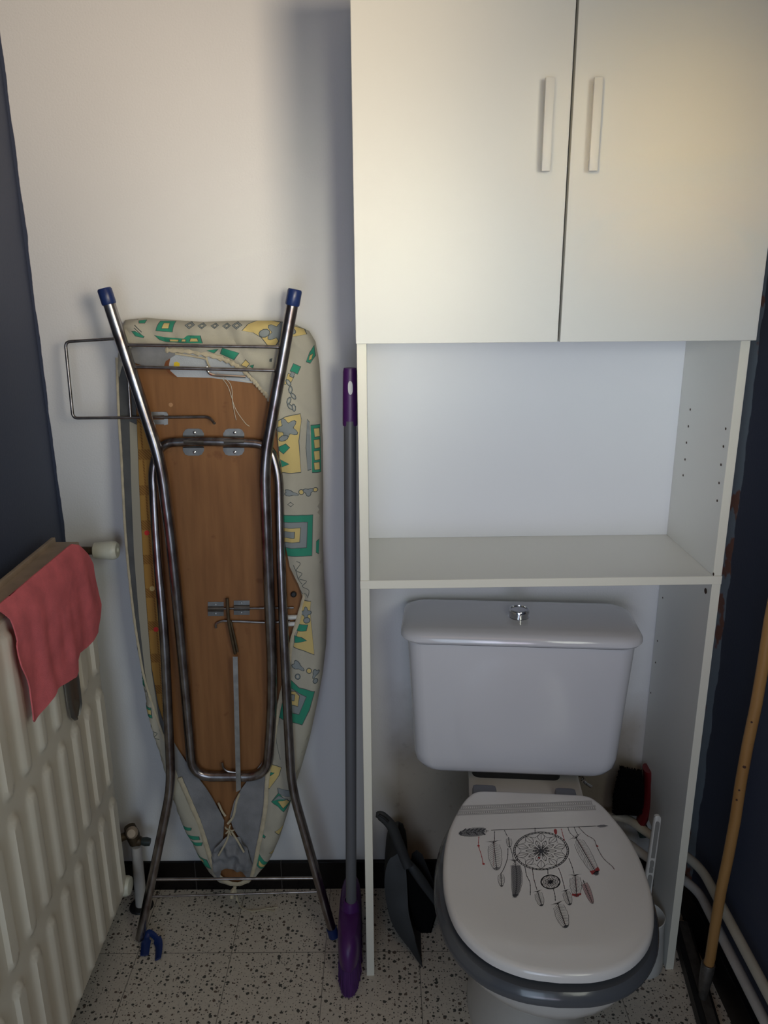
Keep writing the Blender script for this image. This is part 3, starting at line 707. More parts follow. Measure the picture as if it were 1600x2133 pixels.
shp([(978, 485), (1000, 460), (1018, 480), (1005, 495)], Y); shp([(1020, 490), (1040, 485), (1035, 500)], G)
shp([(1120, 455), (1135, 450), (1130, 470), (1118, 468)], LN, k1_, False)
shp([(1240, 480), (1275, 495), (1260, 530), (1225, 515)], G); shp([(1215, 528), (1242, 545), (1225, 575), (1195, 582)], Y); shp([(1232, 520), (1248, 526), (1238, 548), (1222, 540)], GR)
shp([(1322, 425), (1342, 388), (1346, 440), (1325, 475), (1305, 468)], G); shp([(1322, 440), (1336, 430), (1330, 456), (1318, 460)], Y)
for x_, y_, a_ in ((1215, 575, .3), (1225, 610, .9), (1240, 642, .2), (1218, 665, 1.2), (1243, 700, .7), (1225, 695, .1)): blob(x_, y_, 17, 8, GR, n=8, rot=a_+.7); blob(x_, y_, 10, 4, BG, n=8, rot=a_+.7, line=False)
shp([(1165, 768), (1200, 748), (1275, 732), (1280, 762), (1265, 870), (1278, 1025), (1230, 1030), (1182, 1028), (1168, 940), (1160, 850)], Y)
blob(1210, 805, 42, 40, GR, lobes=5, rot=.5); blob(1190, 855, 24, 12, GR, rot=-.4)
shp([(1168, 900), (1200, 885), (1220, 902), (1190, 932), (1170, 918)], G); shp([(1175, 965), (1217, 985), (1182, 1000)], G)
shp([(1310, 760), (1322, 775), (1330, 1010), (1312, 1015), (1305, 900)], GR)
shp([(1328, 790), (1372, 790), (1377, 1028), (1335, 1026)], G)
for y0_, y1_ in ((806, 848), (864, 905), (922, 965), (980, 1014)): shp([(1344, y0_), (1369, y0_), (1371, y1_), (1348, y1_)], Y)
blob(1225, 1132, 30, 12, GR, lobes=3, rot=.2); blob(1280, 1126, 11, 11, Y); blob(1350, 1116, 10, 9, Y); blob(1315, 1125, 16, 20, GR, lobes=3, rot=1.5)
shp([(1210, 1188), (1226, 1174), (1243, 1187), (1228, 1200)], LN, k1_, False); shp([(1214, 1188), (1226, 1178), (1239, 1187), (1228, 1196)], BG, k1_, False)
shp([(1185, 1245), (1337, 1243), (1332, 1447), (1200, 1448), (1190, 1380)], G); shp([(1185, 1278), (1310, 1278), (1305, 1405), (1190, 1405)], GR); shp([(1188, 1306), (1276, 1306), (1271, 1376), (1190, 1378)], Y); shp([(1192, 1325), (1246, 1325), (1244, 1355), (1192, 1355)], GR)
shp([(1355, 1380), (1368, 1370), (1366, 1440), (1354, 1430)], G)
def squig(pts, k, wd=4):
    P_ = [Vector((p.x, p.y)) for p in catmull([(x, y, 0) for x, y in pts], 4)]; Lf, Rt = [], []
    for i, p in enumerate(P_):
        t = (P_[min(i+1, len(P_)-1)]-P_[max(i-1, 0)]).normalized(); nn = Vector((-t.y, t.x))*wd/2; Lf.append(tuple(p+nn)); Rt.append(tuple(p-nn))
    shp(Lf+Rt[::-1], LN, k, False)
squig([(1225, 55), (1250, 70), (1225, 110), (1262, 130), (1240, 165), (1290, 180), (1262, 215), (1305, 235), (1300, 275)], k2_)
squig([(1205, 80), (1225, 120), (1235, 165), (1260, 200)], k2_); squig([(1250, 240), (1262, 262), (1285, 262), (1300, 285)], k2_)
shp([(1255, 305), (1318, 308), (1310, 380), (1337, 655), (1270, 625), (1205, 600), (1235, 500), (1250, 400)], Y, k2_)
blob(1285, 385, 24, 30, GR, k2_, lobes=4); blob(1290, 435, 18, 16, GR, k2_)
shp([(1240, 460), (1295, 465), (1285, 500), (1228, 495)], G, k2_); shp([(1215, 530), (1255, 538), (1288, 565), (1215, 572)], G, k2_)
blob(1232, 725, 36, 20, GR, k2_, lobes=3, rot=.6); blob(1305, 757, 14, 14, Y, k2_); blob(1345, 775, 24, 14, GR, k2_, lobes=3, rot=2); blob(1232, 795, 14, 16, GR, k2_); blob(1232, 795, 8, 10, BG, k2_, line=False); blob(1345, 825, 12, 14, GR, k2_)
shp([(1180, 815), (1240, 868), (1338, 895), (1305, 1010), (1260, 1100), (1095, 1055), (1105, 985), (1180, 950)], G, k2_); shp([(1180, 868), (1285, 928), (1240, 1035), (1180, 1020)], GR, k2_); shp([(1185, 895), (1215, 893), (1242, 918), (1232, 985), (1185, 972)], Y, k2_); shp([(1185, 915), (1212, 915), (1208, 950), (1185, 945)], GR, k2_)
squig([(1085, 1160), (1100, 1240), (1120, 1330)], k2_, 3)
shp([(1060, 1370), (1125, 1385), (1110, 1430), (1050, 1515), (1030, 1505), (1045, 1420)], Y, k2_); shp([(1045, 1412), (1080, 1415), (1055, 1432)], G, k2_)
shp([(1105, 1512), (1180, 1535), (1210, 1590), (1110, 1550)], GR, k2_)
shp([(1068, 1592), (1108, 1548), (1182, 1618), (1140, 1668)], G, k2_); shp([(1105, 1600), (1160, 1592), (1175, 1615), (1138, 1642)], Y, k2_)
shp([(205, 720), (225, 750), (248, 870), (228, 860), (212, 840)], G, k2_); shp([(232, 990), (290, 1000), (298, 1062), (250, 1056)], G, k2_); shp([(258, 1010), (290, 1012), (292, 1042), (268, 1040)], Y, k2_)
squig([(300, 1150), (330, 1165), (310, 1190), (345, 1200)], k2_)
shp([(443, 488), (512, 490), (508, 506), (458, 512)], G, k3_); shp([(470, 535), (555, 545), (560, 565), (500, 560)], G, k3_); shp([(505, 575), (575, 585), (570, 600), (530, 598)], G, k3_)
shp([(535, 650), (600, 690), (628, 742), (590, 735), (552, 700)], G, k3_); shp([(545, 672), (575, 685), (585, 705), (560, 700)], Y, k3_)
shp([(905, 645), (975, 740), (945, 762), (900, 715)], G, k3_); shp([(915, 688), (950, 735), (940, 742), (912, 712)], Y, k3_)
shp([(975, 652), (1022, 645), (1005, 692)], Y, k3_); shp([(1010, 520), (1062, 500), (1030, 548)], Y, k3_); shp([(925, 530), (950, 548), (945, 556), (930, 548)], G, k3_)
shp([(1000, 330), (1030, 310), (1080, 330)], GR, k3_)
def cov(u, v, fr):
    d = edist((u, v), silu); di = edist((u, v), openu)
    h = .0055+.004*min(1, di/.02)+.006*math.exp(-((di-.012)/.012)**2)*(.4+noise.noise(Vector((u*30, v*30, 2))))
    h += .0060*noise.noise(Vector((u*16, v*9, 5)))+.0030*abs(noise.noise(Vector((u*38+v*10, v*14-u*12, 8))))+.0020*noise.noise(Vector((u*70, v*30, 11)))
    if v > 1.02: h += .009*abs(noise.noise(Vector((u*26+v*30, v*10-u*12, 3))))*min(1, di/.006)
    R_ = .020
    if d < R_: h -= (1-math.sqrt(max(0, 1-(1-d/R_)**2)))*.026
    if not fr: h = min(h-.002, -.0148) if d < .010 else h-.0016
    return at(u, v, max(h, .0018) if (fr and d > .02) else h)
bm = B(); sheet(bm, silu, cov, .0075, hole=openu, shapes=SH, bstep=.004)
CV = obj('cover', bm, [M_FAB, M_GREEN, M_YEL, M_GREY, M_LINE], IR, label='beige cotton cover printed with green squares and yellow shapes')
def hem(pts, r, off, wob=0.0, name='hem', m_=M_CREAM, sq=1.0):
    P_ = catmull([bp(*p, off) for p in pts], 8); rr = []
    for i, p in enumerate(P_): rr.append(r*(1+wob*math.sin(i*2.1)*random.uniform(.6, 1.2)))
    bm = B(); tube(bm, P_, rr, 8, squash=(Vector((1, 0, 0)), sq)); obj(name, bm, m_, CV)
hem([(243, 745), (247, 860), (252, 940), (256, 1020), (261, 1110), (269, 1200), (279, 1285), (289, 1350), (300, 1410), (318, 1470), (337, 1525), (354, 1570), (366, 1605)], .0026, .006, .1, sq=.6)
hem([(374, 1620), (398, 1675), (413, 1710), (425, 1745), (436, 1780), (448, 1812), (466, 1834), (495, 1842), (520, 1832)], .0052, .010, .08, sq=.4)
hem([(640, 1210), (634, 1245), (620, 1295), (606, 1345), (598, 1400), (586, 1450), (576, 1500), (568, 1550), (561, 1595), (556, 1630), (553, 1680), (546, 1725), (538, 1765), (531, 1800), (523, 1828)], .0046, .011, .08, sq=.4)
hem([(345, 729), (385, 731), (430, 738), (470, 750), (498, 765), (520, 783), (536, 801), (550, 816), (562, 833), (571, 858), (575, 880)], .0046, .008, .38, name='elastic_edge', sq=.6)
hem([(365, 737), (400, 742), (430, 748)], .0018, .010, .1, name='drawstring'); hem([(430, 745), (433, 757), (440, 770)], .002, .009, .1, name='drawstring')
bm = B()
for pts in ([(452, 776), (480, 800), (485, 840), (492, 875)], [(455, 780), (475, 805), (490, 850), (510, 880), (520, 888)], [(500, 790), (520, 795), (540, 790)]):
    tube(bm, catmull([bp(*p, .004) for p in pts], 6), .0006, 5)
obj('loose_thread', bm, M_THREAD, CV)
q0 = bp(490, 1846, .004)
fl = [onZ(505, 1892, .004), onZ(530, 1897, .003), onZ(555, 1893, .003), onZ(578, 1890, .003)]
bm = B(); tube(bm, catmull([q0, bp(492, 1862, .012), bp(495, 1876, .02)]+fl, 8), .0018, 6); tube(bm, catmull([fl[0], onZ(525, 1898, .004), onZ(550, 1896, .003), onZ(572, 1899, .003)], 6), .0010, 6)
tube(bm, catmull([q0, bp(485, 1858, .012), bp(482, 1872, .02)], 6), [.004]*4+[.0055]*5+[.004]*4, 8); obj('drawstring', bm, M_CREAM, CV)

# leg frames
f1 = [onZ(291, 1955, .012)+Vector((0, 0, 0))]+[bp(*p, o_) for p, o_ in (((357, 1637), .040), ((342, 1310), .032), ((327, 1150), .020), ((318, 975), .011), ((335, 922), .011), ((440, 918), .011), ((560, 925), .011), ((580, 985), .011), ((584, 1150), .020), ((597, 1442), .034), ((607, 1637), .040))]+[onZ(694, 1944, .012)]
bm = B(); tube(bm, fillet(f1, [.05, .3, .3, .2, .035, .05, .035, .06, .2, .3, .05], 8), .0098, 16); LG = obj('outer_leg_frame', bm, M_STEEL, IR)
f2 = [bp(218, 604, .052), bp(335, 962, .040), bp(360, 1150, .032), bp(375, 1310, .026), bp(388, 1450, .020), bp(402, 1617, .011), bp(556, 1617, .011), bp(569, 1442, .020), bp(557, 1150, .032), bp(550, 965, .040), bp(614, 606, .052)]
bm = B(); tube(bm, fillet(f2, [.05, .2, .3, .3, .045, .045, .3, .3, .05], 8), .0112, 16); L2 = obj('inner_leg_frame', bm, M_STEEL, IR)
def along(a, b, t): return a+(b-a).normalized()*t
for a, b in ((f2[0], f2[1]), (f2[-1], f2[-2])):
    d = (b-a).normalized(); bm = B(); lathe(bm, [(0, -.003), (.0115, -.003), (.0132, 0), (.0132, .024), (.0120, .026), (.0112, .0262)], a, d, 20); obj('rubber_foot', bm, M_BLUE, L2, label='blue rubber foot')
a = f1[0]; bm = B()
strip = [a+Vector((.008, -.004, .012)), a+Vector((.018, -.012, .004)), onZ(330, 1972, .012), onZ(318, 1985, .004)]
def band(pts, wd, th, m_, par, name, side=Vector((1, 0, 0)), label=None):
    P_ = catmull(pts, 6); bm = B(); secs = []
    for i, p in enumerate(P_):
        w2 = wd/2*(1+.25*math.sin(i*1.3)); secs.append([p-side*w2+Vector((0, -th/2, 0)), p+side*w2+Vector((0, -th/2, 0)), p+side*w2+Vector((0, th/2, 0)), p-side*w2+Vector((0, th/2, 0))])
    loft(bm, secs); return obj(name, bm, m_, par, label=label)
tp = onZ(311, 1940, .022); 
P_ = catmull([onZ(301, 1990, .006), onZ(305, 1960, .012), onZ(309, 1943, .020), onZ(322, 1950, .018), onZ(331, 1968, .010), onZ(329, 1998, .004)], 6)
bm = B(); tube(bm, P_, [.0045+.0022*math.sin(math.pi*i/(len(P_)-1))+(.0045 if (i > len(P_)*.65 or i < 7) else 0) for i in range(len(P_))], 8, squash=(Vector((1, 0, 0)), .3)); obj('rubber_foot', bm, M_BLUE, LG, label='torn blue rubber foot lying beside the left leg')
bm = B(); d = (f1[-2]-f1[-1]).normalized(); lathe(bm, [(0, -.008), (.0115, -.008), (.0118, .014), (.0098, .0145)], f1[-1], d, 16); obj('rubber_foot', bm, M_BLUE, LG, label='blue rubber foot')
def bar(p, q, r, par, m_=M_WIRE, name='cross_bar'):
    bm = B(); tube(bm, [p, q], r, 10); obj(name, bm, m_, par)
def onfr(frame, i, py):      # point of a frame segment at an image row
    a, b = frame[i], frame[i+1]; lo, hi = 0.0, 1.0
    def row(t):
        q = a.lerp(b, t)-CAM; return CY-F*q.dot(UP)/q.dot(fwd)
    up = row(1) > row(0)
    for _ in range(30):
        m_ = (lo+hi)/2
        if (row(m_) < py) == up: lo = m_
        else: hi = m_
    return a.lerp(b, lo)
bar(onfr(f2, 0, 718), onfr(f2, 9, 723), .0032, L2); bar(onfr(f2, 0, 764), onfr(f2, 9, 772), .0032, L2)
bar(onfr(f1, 0, 1832), onfr(f1, 11, 1829), .0032, LG); bar(onfr(f1, 0, 1868), onfr(f1, 11, 1857), .0024, LG)
# hinge plates on the arch
for cx in (403, 487):
    def hp(x, y, o_): return bp(x, y, o_)
    bm = B(); secs = []
    for (dy, o_, hw) in ((-28, .002, 11), (-26, .0022, 17), (-18, .0022, 22), (-12, .0026, 22), (-9, .012, 21), (-5, .0195, 21), (0, .0215, 21), (5, .0195, 21), (9, .012, 21), (12, .0026, 22), (18, .0022, 22), (26, .0022, 17), (28, .002, 11)):
        secs.append([hp(cx-hw, 921+dy*1.0, o_), hp(cx+hw, 921+dy*1.0, o_)])
    vs = [[bm.verts.new(p) for p in s] for s in secs]
    for s, t in zip(vs, vs[1:]): bm.faces.new((s[0], s[1], t[1], t[0]))
    r_ = bmesh.ops.solidify(bm, geom=list(bm.faces), thickness=-.0012)
    hg = obj('hinge_plate', bm, M_ZINC, IR)
    for dy in (-20, 21):
        bm = B(); lathe(bm, [(.0032, 0), (.0030, .0012), (.0015, .002), (0, .002)], bp(cx+2, 921+dy, .0026), NB, 12); obj('screw', bm, M_CHROME, hg)
# iron rest
bm = B(); tube(bm, fillet([bp(*p, o_) for p, o_ in (((447, 882), .022), ((436, 868), .010), ((152, 871), .010), ((136, 712), .010), ((247, 705), .010), ((262, 722), .010), ((268, 800), .010), ((272, 868), .010))], .010, 5), .0030, 10); RS = obj('iron_rest', bm, M_WIRE, IR)
bm = B(); tube(bm, fillet([bp(*p, .008) for p in ((431, 764), (434, 777), (444, 781), (512, 785))], .006, 4), .0030, 8); obj('wire_hook', bm, M_CHROME, IR)
for x0, x1, y0, y1 in ((312, 348, 858, 866), (316, 346, 874, 884)):
    bm = B(); loft(bm, [[bp(x0, y0, o_), bp(x1, y0, o_), bp(x1+2, y1, o_), bp(x0, y1, o_)] for o_ in (.001, .0035)]); obj('rest_bracket', bm, M_ZINC, IR)
bm = B(); loft(bm, [[bp(342, 858, o_), bp(350, 862, o_), bp(350, 884, o_), bp(342, 886, o_)] for o_ in (.001, .010)]); obj('rest_bracket', bm, M_ZINC, IR)
# height adjuster
for x0, x1, y0, y1 in ((433, 466, 1254, 1283), (487, 520, 1251, 1281)):
    bm = B(); secs = []
    for t, o_ in ((0, .0015), (.3, .0018), (.4, .006), (.5, .0075), (.6, .006), (.7, .0018), (1, .0015)):
        y = y0+(y1-y0)*t; secs.append([bp(x0, y, o_), bp(x1, y, o_)])
    vs = [[bm.verts.new(p) for p in s] for s in secs]
    for s, t in zip(vs, vs[1:]): bm.faces.new((s[0], s[1], t[1], t[0]))
    bmesh.ops.solidify(bm, geom=list(bm.faces), thickness=-.001); pl = obj('adjuster_plate', bm, M_ZINC, IR)
    for y in (y0+5, y1-5):
        bm = B(); lathe(bm, [(.0026, 0), (.002, .0012), (0, .0015)], bp((x0+x1)/2, y, .0018), NB, 10); obj('rivet', bm, M_ZINC, pl)
bm = B(); tube(bm, [bp(455, 1268, .0045), bp(612, 1266, .0045)], .0024, 8); obj('adjuster_rod', bm, M_WIRE, IR)
bm = B(); tube(bm, fillet([bp(*p, .006) for p in ((450, 1308), (449, 1299), (462, 1293), (560, 1297), (604, 1294))], .008, 5), .0026, 8); obj('adjuster_rod', bm, M_WIRE, IR)
bm = B(); tube(bm, [bp(473, 1246, .010), bp(475, 1280, .012), bp(477, 1300, .012), bp(483, 1330, .012), bp(490, 1362, .010)], .0034, 8)
tube(bm, [bp(480, 1292, .010), bp(488, 1325, .011), bp(495, 1358, .010)], .0024, 8); obj('adjuster_lever', bm, M_BRASS, IR)
bm = B(); loft(bm, [[bp(*p, o_) for p in ((485, 1368), (495, 1368), (502, 1645), (492, 1650))] for o_ in (.0225, .0255)]); obj('adjuster_strap', bm, M_ZINC, IR)
bm = B(); tube(bm, fillet([bp(*p, .012) for p in ((463, 1588), (465, 1600), (474, 1607), (492, 1609))], .008, 5), .0026, 8); obj('adjuster_hook', bm, M_WIRE, IR)
for y in (1286, 1300):
    bm = B(); tube(bm, [bp(598, y, .006), bp(624, y-1, .006)], .005, 10); obj('plastic_clip', bm, M_WPL, IR)
bm = B(); lathe(bm, [(.006, 0), (.0062, .004), (.004, .006), (0, .0062)], bp(612, 1237, .001), NB, 14); obj('rubber_button', bm, M_DUSTD, IR)
bm = B(); lathe(bm, [(.0045, 0), (.0042, .0012), (0, .0014)], bp(356, 843, .0003), NB, 12); obj('wood_plug', bm, mat('pale_wood_plug', (0.42, 0.22, 0.10), .6), IR)
# ------------------------------------------------------------------ purple broom beside the cabinet
hb = Vector((-.0765, -.205, .075)); ht = Vector((-.0575, -.185, 1.262))
BR = root('broom', (-.08, -.2, 0), 'purple broom with a grey pole standing left of the cabinet', 'broom')
bm = B(); tube(bm, [hb, hb.lerp(ht, .922)], .0112, 20); obj('pole', bm, M_POLE, BR)
bm = B(); secs = []
for t, r in ((.915, .0128), (.918, .0132), (.96, .0128), (.995, .0122), (1.0, .011)):
    c = hb.lerp(ht, t); secs.append([c+Vector((r*math.cos(a), r*.8*math.sin(a), 0)) for a in [2*math.pi*k/20 for k in range(20)]])
loft(bm, secs); g = obj('hand_grip', bm, M_PURPLE, BR)
bm = B(); c = hb.lerp(ht, .972)+Vector((.001, -.0098, 0)); loft(bm, [[c+Vector((.0042*math.cos(a), dy, .012*math.copysign(abs(math.sin(a))**.7, math.sin(a)))) for a in [2*math.pi*k/20 for k in range(20)]] for dy in (-.0014, .001)])
obj('hanging_slot', bm, M_WPL, g, label='pale slot through the grip')
bm = B(); secs = []
def hsec(z, hw, y0, y1, n=32):
    return [Vector((-.079+hw*math.copysign(abs(math.cos(a))**.75, math.cos(a))-.006*((z)/.12-.5)*0, (y0+y1)/2+(y1-y0)/2*math.copysign(abs(math.sin(a))**.7, math.sin(a)), z)) for a in [2*math.pi*k/n for k in range(n)]]
loft(bm, [hsec(*a) for a in ((.062, .0225, -.308, -.085), (.066, .0245, -.311, -.082), (.095, .0245, -.309, -.084), (.112, .0225, -.300, -.090), (.122, .019, -.285, -.105), (.126, .013, -.25, -.13))])
lathe(bm, [(.021, 0), (.0185, .025), (.0150, .036), (.0118, .038), (.0118, .02)], Vector((-.0775, -.203, .108)), (ht-hb), 20)
obj('head', bm, M_PURPLE, BR)
bm = B(); random.seed(3)
loft(bm, [hsec(*a) for a in ((.002, .024, -.312, -.080), (.030, .0235, -.308, -.083), (.064, .021, -.300, -.088))])
for k in range(260):
    a = random.uniform(0, 2*math.pi); rr = 1.0
    ca, sa = math.cos(a), math.sin(a); x = -.079+.0225*math.copysign(abs(ca)**.75, ca); y = -.195+.110*math.copysign(abs(sa)**.7, sa)
    x2 = x+(x+.079)*random.uniform(.0, .10)+random.uniform(-.002, .002); y2 = y+(y+.195)*random.uniform(0, .09)+random.uniform(-.003, .003)
    tube(bm, [(x, y, .066), ((x*.6+x2*.4), (y*.6+y2*.4), .03), (x2, y2, random.uniform(.001, .004))], .0009, 4, cap=False)
b_ = obj('bristles', bm, M_PURPB, BR, fix=False)

# ------------------------------------------------------------------ dustpan and its hand brush, left of the toilet
DR = root('dustpan', (.02, -.16, 0), 'charcoal plastic dustpan standing on its lip left of the toilet', 'dustpan')
lipN = onZ(880, 2016, 0.002)                                  # near lip corner on the floor
lip = [lipN, Vector((.060, -.18, .002)), Vector((.045, -.11, .002)), Vector((.035, -.045, .002))]
outer = catmull([onY(852, 1975, -.205), onY(820, 1930, -.185), onY(806, 1880, -.17), onY(802, 1835, -.16), onY(810, 1795, -.15), onY(828, 1780, -.145)], 4)
inner = catmull([onY(868, 1960, -.205), onY(854, 1905, -.185), onY(851, 1870, -.17), onY(849, 1835, -.16), onY(846, 1808, -.15), onY(840, 1786, -.145)], 4)
dpt = Vector((.004, .125, 0))
secs = [[lipN, lipN+Vector((.003, 0, .001)), lip[3]+Vector((.003, 0, .001)), lip[3]]]
for o_, i_ in zip(outer, inner):
    k = len(secs); dd = Vector((.010, max(.02, -.03-o_.y), .0)); secs.append([o_, i_, i_+dd, o_+dd])
# tray shell: near side wall, back and far wall with thickness
bm = B(); so = [lipN]+outer; si = [lipN+Vector((.002, -.001, 0))]+inner
for A_, nm in ((0, 'side'),):
    vo = [bm.verts.new(p) for p in so]; vi = [bm.verts.new(p) for p in si]
    for k in range(len(vo)-1): bm.faces.new((vo[k], vo[k+1], vi[k+1], vi[k]))
    vf = [bm.verts.new(Vector((p.x+.004, -.035, p.z))) for p in so]
    for k in range(len(vo)-1): bm.faces.new((vo[k+1], vo[k], vf[k], vf[k+1]))
    vfi = [bm.verts.new(Vector((p.x+.004, -.038, p.z))) for p in si]
    for k in range(len(vo)-1): bm.faces.new((vf[k+1], vf[k], vfi[k], vfi[k+1]))
bmesh.ops.remove_doubles(bm, verts=bm.verts, dist=.0004)
bmesh.ops.subdivide_edges(bm, edges=[e for e in bm.edges if e.calc_length() > .03], cuts=2, use_grid_fill=True)
bmesh.ops.smooth_vert(bm, verts=bm.verts, factor=.3, use_axis_x=True, use_axis_y=True, use_axis_z=True)
bmesh.ops.solidify(bm, geom=list(bm.faces), thickness=.0025); obj('tray', bm, M_DUST, DR)
bm = B()
H_ = [onY(783, 1697, -.155), onY(795, 1700, -.155), onY(815, 1720, -.15), onY(829, 1752, -.147), onY(842, 1785, -.146), onY(850, 1806, -.150)]
P_ = catmull(H_, 6); tube(bm, P_, [.0055+.0055*min(1, i/6) for i in range(len(P_))], 12, squash=(Vector((1, 0, .4)), .7)); obj('handle', bm, M_DUST, DR)
bm = B(); tube(bm, catmull([onY(790, 1697, -.163), onY(800, 1703, -.163), onY(809, 1711, -.162)], 5), .0028, 8); obj('hanging_hole_shade', bm, M_DUSTD, DR)  # solid dark bar on the handle, standing for a shaded hole
HR = root('hand_brush', (.09, -.10, .0), 'black hand brush leaning behind the charcoal dustpan', 'hand brush')
bm = B(); P_ = catmull([onY(846, 1792, -.125), onY(862, 1815, -.13), onY(885, 1855, -.13), onY(912, 1893, -.13)], 6); tube(bm, P_, [.007+.010*min(1, i/10) for i in range(len(P_))], 12, squash=(Vector((1, 0, .6)), .6)); obj('brush_back', bm, M_DUST, HR)
def fuzz(bm, c0, c1, wdir, w0, w1, bdir, ln, n=900, r=.0007):
    for k in range(n):
        t = random.random(); s = random.uniform(-1, 1); b = Vector(c0).lerp(Vector(c1), t)+wdir*s*(w0+(w1-w0)*t)
        e = b+bdir*ln*random.uniform(.9, 1.05)+wdir*s*.005+(Vector(c1)-Vector(c0)).normalized()*(t-.5)*.01+Vector([random.uniform(-.002, .002) for _ in range(3)])
        tube(bm, [b, e], [r, r*.6], 3, cap=False)
bm = B()
a0, a1 = onY(850, 1822, -.12), onY(908, 1900, -.12)
c0, c1 = onY(850, 1850, -.09), onY(885, 1960, -.09)
loft(bm, [[onY(849, 1815, y_), onY(912, 1898, y_), onY(900, 1925, y_), onY(886, 1985, y_), onY(870, 1950, y_), onY(853, 1880, y_)] for y_ in (-.145, -.12, -.07)])
bmesh.ops.triangulate(bm, faces=bm.faces)
fuzz(bm, onY(855, 1830, -.10), onY(902, 1895, -.10), Vector((0, 1, 0)), .02, .02, Vector((.01, 0, -1)), .075, 500)
obj('bristles', bm, M_BR, HR, fix=False)
bm = B(); loft(bm, [[onY(856, 1800, y_), onY(858, 1778, y_), onY(868, 1770, y_), onY(880, 1780, y_), onY(908, 1848, y_), onY(912, 1890, y_)] for y_ in (-.10, -.04)]); obj('brush_block', bm, M_DUSTD, HR)

# ------------------------------------------------------------------ black brush with red back, right of the cistern
RR = root('scrubbing_brush', (.56, -.05, .215), 'black bristled brush with a dark red back standing on the pipes', 'brush')
bm = B(); P_ = catmull([onY(1348, 1600, -.045), onY(1352, 1625, -.045), onY(1350, 1655, -.05), onY(1343, 1690, -.052), onY(1334, 1715, -.055)], 6)
tube(bm, P_, [.009+.003*math.sin(math.pi*i/(len(P_)-1)) for i in range(len(P_))], 12, squash=(Vector((1, 0, 0)), 2.0)); obj('brush_back', bm, M_REDP, RR)
bm = B(); random.seed(5)
loft(bm, [[onY(x, y, yy) for x, y in ((1293, 1607), (1308, 1600), (1338, 1608), (1342, 1640), (1338, 1680), (1330, 1700), (1284, 1696), (1277, 1680), (1280, 1650), (1286, 1620))] for yy in (-.060, -.050, -.030, -.022)])
for k in range(1100):
    t = random.random(); yy = random.uniform(-.064, -.022)
    a = onY(1338+4*math.sin(t*3), 1612+84*t, yy); b = onY(1289-12*t+random.uniform(-6, 3)+8*abs(t-.6), 1603+92*t+random.uniform(-4, 4), yy+random.uniform(-.006, .004))
    b.y = min(b.y, -.012); tube(bm, [a, b], [.0008, .0005], 3, cap=False)
for k in range(260):
    t = random.random(); yy = random.uniform(-.060, -.026); a = onY(1296+40*t, 1615, yy); b = onY(1290+48*t, 1597+10*t+random.uniform(-4, 3), yy); tube(bm, [a, b], [.0008, .0005], 3, cap=False)
obj('bristles', bm, M_BR, RR, fix=False)
bm = B(); P_ = catmull([onY(1333, 1712, -.055), onY(1336, 1722, -.058), onY(1342, 1735, -.06), onY(1344, 1742, -.062)], 5); tube(bm, P_, [.013]*len(P_), 12, squash=(Vector((1, 0, 0)), .6)); obj('handle', bm, M_TEAL, RR)

# ------------------------------------------------------------------ toilet brush in its pot
PC = Vector((.542, -.228, 0))
PR = root('toilet_brush', tuple(PC), 'white toilet brush in a white pot between toilet and cabinet side', 'toilet brush')
bm = B(); lathe(bm, [(0, 0), (.044, 0), (.046, .004), (.045, .03), (.042, .07), (.040, .10), (.041, .125), (.0395, .127), (.038, .12), (.041, .02), (0, .02)], PC, sides=32, sx=1.0); obj('pot', bm, M_WPL, PR)
bm = B()
Hb, Ht = onY(1346, 1850, -.215), onY(1370, 1699, -.205); Hb2 = PC+Vector((-.004, 0, .08))
d = (Ht-Hb2); side = Vector((1, 0, -.15)).normalized()
def outl(w0, w1, t0, t1, y_, rr=5):
    out = []
    for k in range(rr+1): a = math.pi*k/rr; c = Hb2.lerp(Ht, t1); out.append(c+side*(w1*math.cos(a))+d.normalized()*(w1*math.sin(a))+Vector((0, y_, 0)))
    c = Hb2.lerp(Ht, t0); out += [c-side*w0+Vector((0, y_, 0)), c+side*w0+Vector((0, y_, 0))]; return out
bm = B(); loft(bm, [outl(.0085, .0060, 0, .975, -.005), outl(.0100, .0075, 0, .98, -.003), outl(.0100, .0075, 0, .98, .003), outl(.0085, .0060, 0, .975, .005)]); hd_ = obj('handle', bm, M_WPL, PR)
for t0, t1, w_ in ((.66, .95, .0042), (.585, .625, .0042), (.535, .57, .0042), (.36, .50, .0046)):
    bm = B(); loft(bm, [outl(w_*.9, w_, t0, t1, -.0062), outl(w_*.9, w_, t0, t1, -.0048)]); obj('slot', bm, mat('shaded_slot', (.26, .26, .25), .6) if t0 == .66 else bpy.data.materials['shaded_slot'], hd_)  # raised plates, the slots' shade put into their grey colour
bm = B(); lathe(bm, [(0, -.035), (.02, -.03), (.022, .01), (.012, .02), (0, .022)], PC+Vector((0, 0, .06)), sides=16); obj('brush_head', bm, M_WPL, PR)

